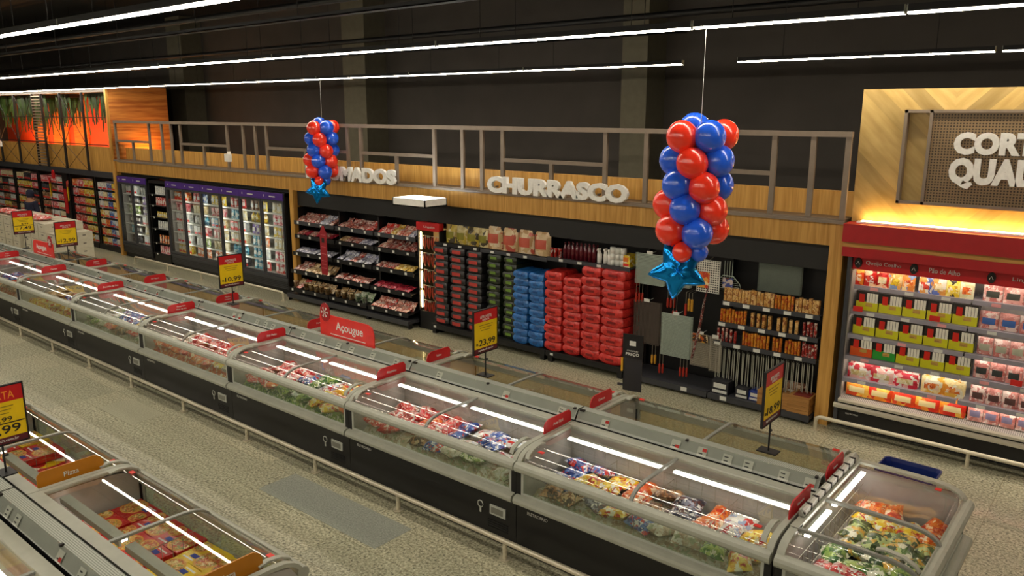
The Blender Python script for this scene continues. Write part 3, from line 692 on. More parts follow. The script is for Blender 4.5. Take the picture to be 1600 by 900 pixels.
reartxt = [None, 'Outros', 'Suíno', 'Linguiça', 'Miúdos/Corações', 'Filé Mignon', 'Galinha/Congelados']
for k in range(1, 7): seam_sign(SE[k]-.05, 6.72, reartxt[k], 'small red sign reading %s on a rear row freezer seam' % reartxt[k].replace('/', ' '), z=1.07, ln_=.42)
seam_sign(SE[0]-.02, 5.75, 'Empanados', 'red sign seen edge-on at the near end of the end freezer price rail', z=1.07)
seam_sign(SE[0]-.02, 6.6, 'Legumes', 'red sign seen edge-on at the far end of the end freezer price rail', z=1.07)
seam_sign(PX-.1, 2.2, 'Pizza', 'orange sign reading Pizza on the seam of the pizza island', mat('pizza_orange', 'b87408', .4), hh=.16, ln_=.55, flip=True, grp='orange Pizza signs', th=.045, z=1.03)
seam_sign(PX+2.4, 2.2, 'Pizza', 'orange sign at the bottom edge of the photo on the pizza island', MATS['pizza_orange'], hh=.16, ln_=.55, flip=True, grp='orange Pizza signs', th=.045, z=1.03)

def acougue(x0, x1, z0, label, back=False):
    t = thing('department_sign', label, 'sign', (x0, 6.5, z0), 0, 'large red Açougue signs'); W = x1-x0; H = .30
    pts = [(0, 0), (W, 0), (W, H-.12), (W-.04, H-.03), (W-.13, H), (0, H)]
    if back: pts = [(W-p[0], p[1]) for p in pts]
    obj('board', MB().extr(pts, -.008, .008, axis='y'), REDV, t)
    cx = (W-.12) if back else .13
    disc = MB(); n = 24
    disc.extr([(cx+.105*math.cos(2*PI*k/n), H+.03+.13*math.sin(2*PI*k/n)) for k in range(n)], -.02, -.008, axis='y'); d = obj('round_badge', disc, mat('deep_red', 'a01218', .4), t)
    s = MB()
    for k in range(6):
        a = k*PI/3; c_, s_ = math.cos(a), math.sin(a)
        s.cyl((cx+.012*c_, -.024, H+.03+.012*s_), (cx+.072*c_, -.024, H+.03+.072*s_), .006, 4)
        for e in (-.5, .5): s.cyl((cx+.045*c_, -.024, H+.03+.045*s_), (cx+.045*c_+.03*math.cos(a+e), -.024, H+.03+.045*s_+.03*math.sin(a+e)), .005, 4)
    obj('snowflake', s, PAPER, d)
    letters('Açougue', PAPER, t, (W*.56 if not back else W*.42, -.011, H*.52), W*.50, .15, off=.015)
    obj('underline', MB().box(W*.2, W*.85, -.011, -.008, .035, .045), PAPER, t)
acougue(-8.83, -7.70, 1.175, 'large red sign reading Açougue on the island ridge at centre')
acougue(-19.02, -17.93, 1.175, 'large red sign reading Açougue near the far left end of the island', True)

# yellow price signs on poles
def price_sign(x, y, price, label, old=None, head='APROVEITE', z0=1.172, scale=1., zs=1.47):
    t = thing('price_sign', label, 'sign', (x, y, z0), 0, 'yellow price signs on poles')
    obj('base_plate', MB().box(-.09, .09, -.06, .06, 0, .012), BLACKM, t)
    zb = zs-z0; W, H = .40, .50
    p = obj('pole', MB().cyl((0, 0, .012), (0, 0, zb+.02), .009, 8), BLACKM, t)
    obj('clamp_knob', MB().cyl((0, 0, zb-.1), (0, .035, zb-.1), .012, 8), BLACKM, p)
    b = MB()
    for a in ((-W/2-.012, -W/2, zb-.012, zb+H+.012), (W/2, W/2+.012, zb-.012, zb+H+.012), (-W/2, W/2, zb-.012, zb), (-W/2, W/2, zb+H, zb+H+.012)): b.box(-.012, .012, a[0], a[1], a[2], a[3])
    obj('frame', b, BLACKM, t)
    obj('card', MB().box(-.006, .006, -W/2, W/2, zb, zb+H), YEL, t)
    obj('red_header', MB().box(-.008, .008, -W/2, W/2, zb+H*.73, zb+H), RED, t)
    obj('footer', MB().box(-.008, .008, -W/2, W/2, zb, zb+H*.11), mat('wine_red', '5a1620', .5), t)
    letters(head, PAPER if head != 'OFERTA' else mat('orange_ink', 'f0902c'), t, (.0095, 0, zb+H*.845), .2 if head != 'OFERTA' else .27, .035 if head != 'OFERTA' else .07, face='+x')
    if head != 'OFERTA': letters('OFERTA', PAPER, t, (.0095, 0, zb+H*.775), .12, .022, face='+x')
    letters('superkoch.com.br', PAPER, t, (.0095, 0, zb+H*.055), .26, .03, face='+x')
    b = MB()
    for k in range(3): b.box(.0065, .0075, -.12+k*.02, .12-k*.02, zb+H*(.64-.06*k), zb+H*(.655-.06*k))
    obj('small_print', b, mat('brown_ink', '8a7212', .6), t)
    if old:
        letters(old, INK, t, (.0085, .03, zb+H*.42), .14, .045, face='+x'); obj('divider', MB().box(.0065, .0085, -W/2+.01, W/2-.01, zb+H*.345, zb+H*.365), INK, t)
        letters('R$', INK, t, (.0085, -.14, zb+H*.23), None, .03, face='+x'); letters(price, INK, t, (.0085, .03, zb+H*.235), .25, .085, face='+x', off=.01)
    else:
        letters('R$', INK, t, (.0085, -.15, zb+H*.21), None, .03, face='+x'); letters(price, INK, t, (.0085, .025, zb+H*.225), .28, .085, face='+x', off=.01)
price_sign(-2.47, 6.67, '18,99', 'yellow price sign on a pole reading 18,99 near the end freezer')
price_sign(-5.87, 6.62, '23,99', 'yellow price sign on a pole reading 23,99 in front of the black charcoal bags')
price_sign(-11.34, 6.67, '10,99', 'yellow price sign on a pole reading 10,99 in front of the glass-door fridges')
price_sign(-17.51, 6.62, '12,99', 'yellow price sign on a pole reading 12,99 beside the far red Açougue sign')
price_sign(-19.75, 6.6, '7,49', 'yellow price sign on a pole reading 7,49 in front of the carton stacks', old='8,99', zs=1.52)
price_sign(-7.3, 2.06, '7,99', 'yellow price sign with red OFERTA header at the left edge over the pizza island', old='3,99', head='OFERTA', zs=1.43)

# ------------------------------------------------------------------ frozen goods
def pillow(w, d, h, seed, nx=9, ny=7, crimp=True):
    r = random.Random(seed); b = MB()
    ph = [r.uniform(0, 6.3) for _ in range(6)]
    def hgt(u, v):
        e = max(0, 1-abs(2*u-1)**3.2)**.6*max(0, 1-abs(2*v-1)**3.2)**.6
        return e*(1+.16*math.sin(5*u+ph[0]+3*v)+.12*math.sin(9*v+ph[1]-4*u))
    for sgn in (1, -1):
        vs = []
        for j in range(ny+1):
            for i in range(nx+1):
                u, v = i/nx, j/ny; z = sgn*h/2*hgt(u, v)*(1 if sgn > 0 else .8)
                pin = 1-.10*math.sin(PI*u)**2
                vs.append(((u-.5)*w, (v-.5)*d*pin, z+h/2*.8))
        fs = [(j*(nx+1)+i, j*(nx+1)+i+1, (j+1)*(nx+1)+i+1, (j+1)*(nx+1)+i) for j in range(ny) for i in range(nx)]
        if sgn < 0: fs = [f[::-1] for f in fs]
        b.add(vs, fs, 0, True)
    return b.mesh('bag')
BAGM = [pillow(.27, .20, .10, s) for s in range(5)]
BAGS = {
 'red': printed('bag_red', ['c8161c', 'e8e2dc', 'd8382c', 'b01018', 'f0b0a0'], 28),
 'redpink': printed('bag_redpink', ['d01c22', 'e88878', 'f2dcd4', 'c81018', 'e04840'], 26),
 'orange': printed('bag_orange', ['e05a1c', 'f08830', 'c83414', 'f4d8b8', 'e87028'], 24),
 'yellow': printed('bag_yellow', ['f0c818', 'f8e060', 'e8a818', 'c43018', 'f4f0d8'], 24),
 'blue': printed('bag_blue', ['2c50a8', '6888cc', 'e8e8f0', '1c3480', 'c8342c'], 26),
 'white': printed('bag_white', ['f0eee8', 'dcdcd8', 'e8e4dc', 'c43028', 'a8b8d8'], 22),
 'green': printed('bag_green', ['4c7c34', 'a8c060', 'e8e8d0', '2c5c24', '88a850'], 26),
 'brown': printed('bag_brown', ['8c5c34', 'b8885c', '3c2a20', 'd8b890', '70482c'], 24),
 'dark': printed('bag_dark', ['28283c', '48485c', '8c8ca0', 'd8d4d0', '5c3028'], 24),
 'tan': printed('bag_tan', ['b89868', 'c8ac80', 'a88858', 'd0bc98', 'c0a070'], 20),
 'veg': printed('bag_veg', ['2c4420', 'c8d890', '5c7c3c', 'e0b040', '385428', 'e8e4cc'], 18),
 'clear': printed('bag_clear', ['c8b8a0', 'd8d0c0', 'b09880', 'e0dcd4', 'a8b090'], 24),
}
bagname = {'red': 'red', 'redpink': 'pinkish', 'orange': 'orange', 'yellow': 'yellow', 'blue': 'blue', 'white': 'white', 'green': 'green', 'brown': 'brown', 'dark': 'dark', 'tan': 'tan', 'clear': 'clear', 'veg': 'green vegetable'}
def fill(cx, yfront, where, pal, grp, rot=0, nx=7, ny=4, z=.50, L=2.5, drop=.06, pal2=None, top=None):
    """bags of frozen food in a tub; pal = colours from left to right"""
    r = random.Random(int(abs(cx)*100)+nx)
    under = MB()
    for j in range(ny):
        for i in range(nx):
            if r.random() < drop: continue
            c = pal[min(len(pal)-1, int(i/nx*len(pal)+r.uniform(-.45, .45)+1e-6) if len(pal) > 1 else 0)]
            if pal2 and j == 0: c = pal2[min(len(pal2)-1, int(i/nx*len(pal2)))]
            lx = -L/2+.17+(L-.34)*(i+.5)/nx+r.uniform(-.03, .03); ly = .21+.52*(j/(ny-1) if ny > 1 else .5)+r.uniform(-.02, .02)
            zz = z+.13+.03*j/ny+.045*r.random()
            rz = r.uniform(-.5, .5)+(PI/2 if r.random() < .3 else 0)
            ca, sa = math.cos(rot), math.sin(rot)
            px, py = cx+lx*ca-ly*sa, yfront+lx*sa+ly*ca
            o = obj('frozen_food_bag', BAGM[r.randrange(5)], [BAGS[c]], None, (px, py, zz), (r.uniform(-.3, .3), r.uniform(-.25, .25), rz+rot))
            o.scale = (1, 1, 1.15)
            tag(o, '%s bag, %s row, %s from left, freezer %s' % (bagname[c], ORD[j], nth(i), where), 'bag of frozen food', grp)
    # the lower layer that carries the visible bags
    h = L/2-.09
    o = obj('lower_bag_layer', MB(), [BAGS['clear']]);
    vs = []; fs = []; n1, n2 = int(L*14), 12
    for j in range(n2+1):
        for i in range(n1+1):
            u, v = i/n1, j/n2; e = 1 if 0 < i < n1 and 0 < j < n2 else 0
            vs.append((-h+2*h*u, .125+.68*v, z+.03+e*(.10+.035*abs(math.sin(i*.9+j*.4))*abs(math.sin(j*1.1+i*.23)))))
    fs = [(j*(n1+1)+i, j*(n1+1)+i+1, (j+1)*(n1+1)+i+1, (j+1)*(n1+1)+i) for j in range(n2) for i in range(n1)]
    mb = MB(); mb.add(vs, fs, 0, True); mb.box(-h, h, .125, .805, z+.002, z+.03)
    me = mb.mesh('lower_bag_layer'); me.materials.append(BAGS[top or (pal2 or pal)[0]]); o.data = me
    o.location = (cx, yfront, 0); o.rotation_euler = (0, 0, rot)
    tag(o, 'heaped frozen bags under the top layer in the freezer %s' % where, 'frozen food', None, 'stuff')
G1 = 'frozen food bags in the front row'
fill(SE[0]-1.25, YF, 'beside the end freezer', ['blue', 'yellow', 'yellow', 'orange', 'brown', 'dark', 'orange', 'white', 'yellow', 'yellow'], G1, nx=9, pal2=['brown', 'dark', 'yellow', 'blue', 'clear', 'clear', 'green', 'yellow'], top='clear')
fill(SE[1]-1.25, YF, 'left of the Assa Fácil sign', ['red', 'orange', 'redpink', 'blue', 'white', 'blue', 'white', 'white'], G1, nx=9, pal2=['redpink', 'orange', 'brown', 'blue', 'clear', 'green', 'clear', 'clear'], top='clear')
fill(SE[2]-1.25, YF, 'under the big Açougue sign', ['red', 'red', 'blue', 'green', 'white', 'yellow', 'orange', 'yellow'], G1, nx=9, pal2=['redpink', 'orange', 'green', 'green', 'yellow', 'yellow', 'orange'], top='green')
fill(SE[3]-1.25, YF, 'right of the Meio da Asa sign', ['clear', 'red', 'red', 'redpink', 'red', 'orange', 'yellow'], G1, nx=9, drop=.15, pal2=['orange', 'orange', 'redpink', 'orange', 'orange', 'yellow', 'clear'], top='orange')
fill(SE[4]-1.25, YF, 'right of the Coxinha da Asa sign', ['clear', 'blue', 'blue', 'yellow', 'red', 'red'], G1, nx=8, drop=.2, pal2=['green', 'clear', 'orange', 'brown', 'redpink', 'green'], top='clear')
fill(SE[5]-1.25, YF, 'right of the Carnes sign', ['tan', 'clear', 'blue', 'orange', 'orange', 'blue'], G1, nx=6, drop=.2, pal2=['clear', 'yellow', 'yellow', 'orange'], top='yellow')
fill(SE[6]-1.25, YF, 'last but one on the left', ['blue', 'blue', 'orange', 'orange', 'yellow'], G1, nx=6, drop=.2, pal2=['orange', 'brown'], top='orange')
fill(SE[7]-1.25, YF, 'at the far left edge', ['red', 'blue', 'orange'], G1, nx=5, drop=.2, top='orange')
for k in range(7):
    fill(SE[k]-1.25, CY*2-YF, 'in rear row '+rear_names[k].replace('the ', ''), ['tan', 'tan', 'clear', 'brown'] if k < 5 else ['white', 'tan', 'clear'], 'frozen food bags in the rear row', rot=PI, nx=4, ny=2, drop=.25, top='tan')
fill(-.905, 6.34, 'at the right end', ['red', 'red', 'green', 'veg', 'veg', 'veg', 'yellow', 'orange', 'orange'], 'frozen food bags in the end freezer', rot=PI/2, nx=8, ny=4, L=1.95, top='dark', drop=.02)

# pizza boxes
def pizza_box(w=.37, d=.272, h=.035):
    b = MB(); b.box(-w/2, w/2, -d/2, d/2, 0, h, 0); n = 20
    def disc(cx, cy, r, z, mi, hz=.0012):
        pts = [(min(w/2-.004, max(-w/2+.004, cx+r*math.cos(2*PI*k/n))), min(d/2-.004, max(-d/2+.004, cy+r*math.sin(2*PI*k/n)))) for k in range(n)]
        b.extr(pts, h+z, h+z+hz, axis='z', mi=mi)
    disc(-.08, .02, .118, 0, 1); disc(-.08, .02, .102, .0008, 2); disc(.13, -.06, .075, 0, 1); disc(.13, -.06, .063, .0008, 2)
    b.box(.02, .10, .03, .075, h, h+.0015, 3); b.box(.02, .15, .09, .105, h, h+.0015, 4)
    return b.mesh('pizza_box')
PZ = pizza_box()
PTOP = printed('pizza_topping', ['e0b050', 'c04c20', 'd89838', 'e8d090', '7c8c30', 'b83c20'], 40)
CRUST = mat('pizza_crust', 'd8a048', .6)
PR, PY = printed('pizza_red_card', ['c01818', 'c81c1c', 'b41414'], 5, .35, .4), printed('pizza_yellow_card', ['ecc810', 'f0d020', 'e4bc0c'], 5, .35, .4)
r = random.Random(5)
def pizzas(cx, xs, where, colf):
    n = 0
    for i, x in enumerate(xs):
        for j in range(3):
            for lv in range(2):
                c = colf(x, j); n += 1
                o = obj('pizza_box', PZ, [c, CRUST, PTOP, mat('blue_print', '2a3c94'), PAPER], None, (cx+x+r.uniform(-.01, .01), PF-.23-j*.275, .66+lv*.04), (0, 0, r.uniform(-.06, .06)+(PI if r.random() < .4 else 0)))
                tag(o, '%s pizza box, %s, %s column, %s from aisle, %s' % ('red' if c is PR else 'yellow', where, ORD[i], ORD[j], ['under the top one', 'on top'][lv]), 'pizza box', 'pizza boxes in the %s' % where)
        # each column stands on a lower block of boxes
    b = MB(); h = 1.15
    for k in range(6):
        z0 = .475+k*.03; b.box(-h+.01*(k % 2), h-.01*(k % 2), -.93, -.1, z0, z0+.027)
    o = obj('lower_pizza_boxes', b, printed('pizza_edges', ['c01818', 'ecc810', 'e8e0d0'], 6), None, (cx, PF, 0)); tag(o, 'flat stacked pizza boxes below the top ones in the %s' % where, 'pizza boxes', None, 'stuff')
col = lambda x, j: PY if x > .2 else PR
pizzas(PX+1.25, [-.95, -.55, -.2, .22, .58, .94], 'nearest pizza freezer', col)
pizzas(PX-1.25, [-.9, -.5, .3, .66, 1.0], 'freezer beyond Pizza sign', lambda x, j: PR if (int(x*10)+j) % 3 else PY)
pizzas(PX-3.75, [.5, .9], 'freezer behind OFERTA sign', lambda x, j: PR)
fill(PX+1.25, 2*PCY-PF, 'at the bottom left corner', ['yellow', 'orange', 'clear', 'white', 'dark'], 'frozen food bags on the near side of the pizza island', nx=6, ny=3)
fill(PX-1.25, 2*PCY-PF, 'second at bottom left', ['dark', 'white', 'orange', 'clear', 'dark'], 'frozen food bags on the near side of the pizza island', nx=6, ny=3)

# ------------------------------------------------------------------ guard rails, basket
def guard(xs, y, label, z=.19, cap=True, r_=.027, grp='steel guard rails'):
    t = thing('guard_rail', label, 'guard rail', (0, y, 0), 0, grp)
    a, b_ = xs[0], xs[-1]
    path = [(a, 0, z-.05), (a+.015, 0, z-.02), (a+.05, 0, z), (b_-.05, 0, z), (b_-.015, 0, z-.02), (b_, 0, z-.05)]
    obj('rail', MB().tube(path, r_, 10), CHROME, t)
    for x in xs: obj('post', MB().cyl((x, 0, 0), (x, 0, z-.01), r_*.9, 10).cyl((x, 0, 0), (x, 0, .012), r_*2.1, 14), CHROME, t)
fx = [1-.0-1.75]
guard([-19.5, -18, -16.5, -15, -13.5, -12, -10.42, -8.8, -7.35, -5.9, -4.4, -2.9, -1.4, -.5], 5.23, 'steel guard rail on posts along the front of the main freezer island')
guard([-22.35, -20.5, -18.75, -17.1, -15.2], 10.2, 'steel guard rail in front of the glass-door fridges')
guard([-3.22, -1.4, .5, 2.4], 10.36, 'steel guard rail in front of the red chilled display case', z=.20)
guard([-14, -12.4, -10.8, -9.2, -7.6, -6, -4.4, -3.5], 3.22, 'low steel guard rail along the aisle side of the pizza island', z=.19)
# blue shopping basket
t = thing('shopping_basket', 'dark blue plastic basket standing on the floor beyond the end freezer', 'basket', (-1.77, 9.03, 0), -.02)
b = MB(); n = 5
def rr(w, d, z, c=.04): return [(-w/2+c, -d/2, z), (w/2-c, -d/2, z), (w/2, -d/2+c, z), (w/2, d/2-c, z), (w/2-c, d/2, z), (-w/2+c, d/2, z), (-w/2, d/2-c, z), (-w/2, -d/2+c, z)]
rings = [rr(.48, .34, 0), rr(.56, .43, .31), rr(.59, .46, .31), rr(.60, .47, .35), rr(.57, .44, .35), rr(.545, .415, .31), rr(.46, .32, .015)]
vs = [p for q in rings for p in q]; fs = [(i*8+k, i*8+(k+1) % 8, (i+1)*8+(k+1) % 8, (i+1)*8+k) for i in range(6) for k in range(8)]+[tuple(48+k for k in range(8)), tuple(range(7, -1, -1))]
b.add(vs, fs); obj('tub', b, NAVY, t)
b = MB(); b.tube([(-.27, -.235, .34), (-.27, -.245, .31), (.27, -.245, .31), (.27, -.235, .34)], .008, 6); obj('handle', b, NAVY, t)
for s in (-1, 1): obj('rib', MB().box(s*.18-.008, s*.18+.008, -.22, -.195, .04, .28), NAVY, t)

# ------------------------------------------------------------------ balloon columns
BR, BB = mat('red_balloon', 'ff3a22', .25, coat=.6, var=.02), mat('blue_balloon', '2460e8', .25, coat=.6, var=.02)
def ball(r_, n=20, m_=12):
    b = MB(); pr = []
    for i in range(m_+1):
        a = PI*i/m_; pr.append((max(.0006, r_*math.sin(a)), -r_*math.cos(a)*1.04))
    b.lathe(pr, n); b.lathe([(.001, -r_*1.1), (r_*.08, -r_*1.1), (.004, -r_*1.02)], 8); return b.mesh('balloon')
def star_mesh(R_):
    b = MB(); n = 10; rings = []
    out = []
    for k in range(40):
        a = PI/2+2*PI*k/40; m_ = (k % 8)/8.; f = abs(m_*2-1) if True else 0      # 1 at tips, 0 in notches
        rad = R_*(.56+.44*f**1.5); out.append((rad*math.cos(a), rad*math.sin(a)))
    for side in (-1, 1):
        vs = []; L = [0, .25, .5, .75, .9, 1]
        for t_ in L:
            for k, (x, z) in enumerate(out):
                crease = 1-.22*abs(math.cos(5*(k/40.)*2*PI/2))
                y = side*R_*.34*math.sqrt(max(0, 1-t_**2.2))*crease*(1+.05*math.sin(k*2.3+t_*9)*t_)
                vs.append((x*t_, y, z*t_))
        fs = [(i*40+k, i*40+(k+1) % 40, (i+1)*40+(k+1) % 40, (i+1)*40+k) for i in range(len(L)-1) for k in range(40)]
        b.add(vs, fs, 0, True)
    return b.mesh('foil_star')
FOIL = mat('blue_foil', '1490e8', .2, .85, var=.15, scale=5, bump=.25)
STAR = star_mesh(.265)
def balloons(cx, cy, z, dpx, label, sc=1):
    """rows of balloons: (offset across the view, depth, height) in balloon diameters"""
    t = thing('balloon_column', label, 'balloons', (cx, cy, z), 0, 'balloon columns on strings')
    D = dpx; me = BALL
    yaw = math.atan2(-cx, cy)            # column is turned to the aisle
    vl = math.hypot(cx, cy); ux, uy = cy/vl, -cx/vl
    rows = [  # px coordinates on the large column, colour, depth (+ away)
     (1053, 220, 'r', 0), (1097, 219, 'b', -.1), (1118, 218, 'r', .7), (1072, 208, 'b', .8), (1042, 257, 'b', .5), (1071, 260, 'r', -.25), (1113, 257, 'b', .2),
     (1049, 294, 'b', 0), (1092, 298, 'r', -.2), (1115, 296, 'b', .7), (1034, 328, 'r', .6), (1063, 332, 'b', -.15), (1107, 334, 'r', .15), (1041, 367, 'r', .1), (1085, 370, 'b', -.2),
     (1112, 366, 'r', .7), (1060, 345, 'r', 1.0), (1080, 280, 'r', .95), (1085, 320, 'b', 1.0), (1070, 240, 'r', 1.0)]
    for (px, py, c, dd) in rows:
        a = (px-1082)/44.*D; h = -(py-200)/44.*D*1.0; d = dd*D
        o = obj('balloon', me, BR if c == 'r' else BB, t, (a*.95*ux-uy*d*.85, a*.95*uy+ux*d*.85, h)); o.scale = (sc*1.0,)*3
        o.rotation_euler = (random.uniform(-.6, .6), random.uniform(-.6, .6), 0)
    for (px, py, c, dd) in ((1063, 400, 'r', -.25), (1088, 400, 'b', .0), (1050, 394, 'b', .45), (1080, 392, 'r', .6)):
        a = (px-1082)/44.*D; h = -(py-200)/44.*D
        o = obj('small_balloon', me, BR if c == 'r' else BB, t, (a*ux-uy*dd*D, a*uy+ux*dd*D, h)); o.scale = (.64*sc,)*3
    s = obj('foil_star', STAR, FOIL, t, (-.10*D*ux*3.4*sc*0+(-24/44.*D)*ux, (-24/44.*D)*uy, -(432-200)/44.*D)); s.rotation_euler = (0, .14+PI, .5); s.scale = (D/.236,)*3
    obj('string', MB().cyl((0, 0, 0), (0, 0, 4.86-z), .0022, 4), PAPER, t)
BALL = ball(.133)
balloons(-3.05, 6.15, 4.10, .236, 'large column of red and blue balloons with a blue foil star on a string')
balloons(-13.47, 10.2, 4.01, .262, 'distant column of red and blue balloons before the DEFUMADOS letters', 1.1)

# ------------------------------------------------------------------ wall units: shelf helper
def shelf_tags(t, xs, y, z, m=PAPER, w_=.05, h_=.035, depth=.004):
    for x in xs: obj('price_tag', MB().box(x-w_/2, x+w_/2, y-depth, y, z-h_, z), m, t)
def bottle_mesh(r_, h):
    return MB().lathe([(.001, 0), (r_, .0), (r_, h*.62), (r_*.8, h*.72), (r_*.32, h*.84), (r_*.32, h*.93), (r_*.4, h*.93), (r_*.4, h), (.001, h)], 10).mesh('bottle')
def tub_mesh(r_, h): return MB().lathe([(.001, 0), (r_*.85, 0), (r_, h*.85), (r_*1.06, h*.85), (r_*1.06, h), (.001, h)], 10).mesh('tub')
def carton_mesh(w_, d, h, lab=True):
    b = MB(); b.box(-w_/2, w_/2, -d/2, d/2, 0, h, 0)
    if lab: b.box(-w_*.36, w_*.36, -d/2-.002, -d/2, h*.45, h*.82, 1); b.box(-w_*.42, w_*.42, -d/2-.002, -d/2, h*.08, h*.3, 2)
    return b.mesh('carton')
def pouch_mesh(w_, h, d, seed):
    b = MB(); nx, nz = 6, 8; r_ = random.Random(seed)
    for s in (-1, 1):
        vs = []
        for j in range(nz+1):
            for i in range(nx+1):
                u, v = i/nx, j/nz; e = (max(0, 1-abs(2*u-1)**3))**.6*(1-v**3)*(.75+.25*v if v > .0 else .75)
                vs.append(((u-.5)*w_, s*d/2*e*(1+.12*math.sin(7*u+4*v+seed)), v*h))
        fs = [(j*(nx+1)+i, j*(nx+1)+i+1, (j+1)*(nx+1)+i+1, (j+1)*(nx+1)+i) for j in range(nz) for i in range(nx)]
        if s > 0: fs = [f[::-1] for f in fs]
        b.add(vs, fs, 0, True)
    b.box(-w_*.47, w_*.47, -d*.36, d*.36, 0, .006, 0)
    me = b.mesh('pouch')
    for p in me.polygons:
        c = p.center
        if c.y < 0 and abs(c.x) < w_*.3 and h*.3 < c.z < h*.66: p.material_index = 1
    return me
PAL = {k: printed('pack_'+k, v, 22) for k, v in {
 'red': ['c42420', 'd84838', 'e8d8d0', 'a81818'], 'white': ['e8e8e0', 'd0d0cc', 'f0f0ec', 'b8c0c8'], 'blue': ['2850a8', '4c80c8', 'c8d8e8', '1c3c80'], 'teal': ['2c8cac', '58b0c8', 'd0e4e8', '1c6c90'],
 'yellow': ['e0c020', 'f0d848', 'c89818', 'f0ead0'], 'orange': ['e07028', 'f09840', 'c84818', 'f4dcc0'], 'purple': ['5c3c98', '8868b8', 'd8d0e4', '44287c'], 'green': ['5c8c38', '98b858', 'd8e0b8', '3c6828'],
 'pink': ['d86070', 'f0b0b0', 'f0dcd8', 'c03848'], 'brown': ['6c4028', '946844', 'c8a888', '482818'], 'cream': ['e4d4a8', 'f0e8d0', 'd0b878', 'e8dcb8'], 'dark': ['24242c', '3c3c44', '606068', '181818'], 'meat': ['a84438', 'c87868', '8c3028', 'e0c0b0']}.items()}
PNAME = {'cream': 'cream', 'meat': 'meat-coloured', 'dark': 'dark', 'teal': 'light blue'}
KM = {'bottle': bottle_mesh(.04, .26), 'tub': tub_mesh(.065, .11), 'carton': carton_mesh(.13, .12, .2), 'pouch': pouch_mesh(.17, .25, .07, 1), 'flat': carton_mesh(.2, .2, .07), 'jar': tub_mesh(.04, .12)}
def item(kind, me, loc, c, label, grp, rot=(0, 0, 0), sc=(1, 1, 1), cat=None, m2=None, m3=None):
    mats = [PAL[c] if isinstance(c, str) else c]
    if len(me.materials) > 1 or kind in ('carton', 'flat', 'pouch'):
        mats = [mats[0], m2 or PAPER, m3 or REDV][:3 if kind in ('carton', 'flat') else 2]
    nm = {'carton': 'food_carton', 'flat': 'food_box', 'pouch': 'food_pouch', 'bottle': 'bottle', 'tub': 'food_tub', 'jar': 'jar'}.get(kind, kind)
    o = obj(nm, me, mats, None, loc, rot); o.scale = sc
    return tag(o, label, cat or nm.replace('_', ' '), grp)
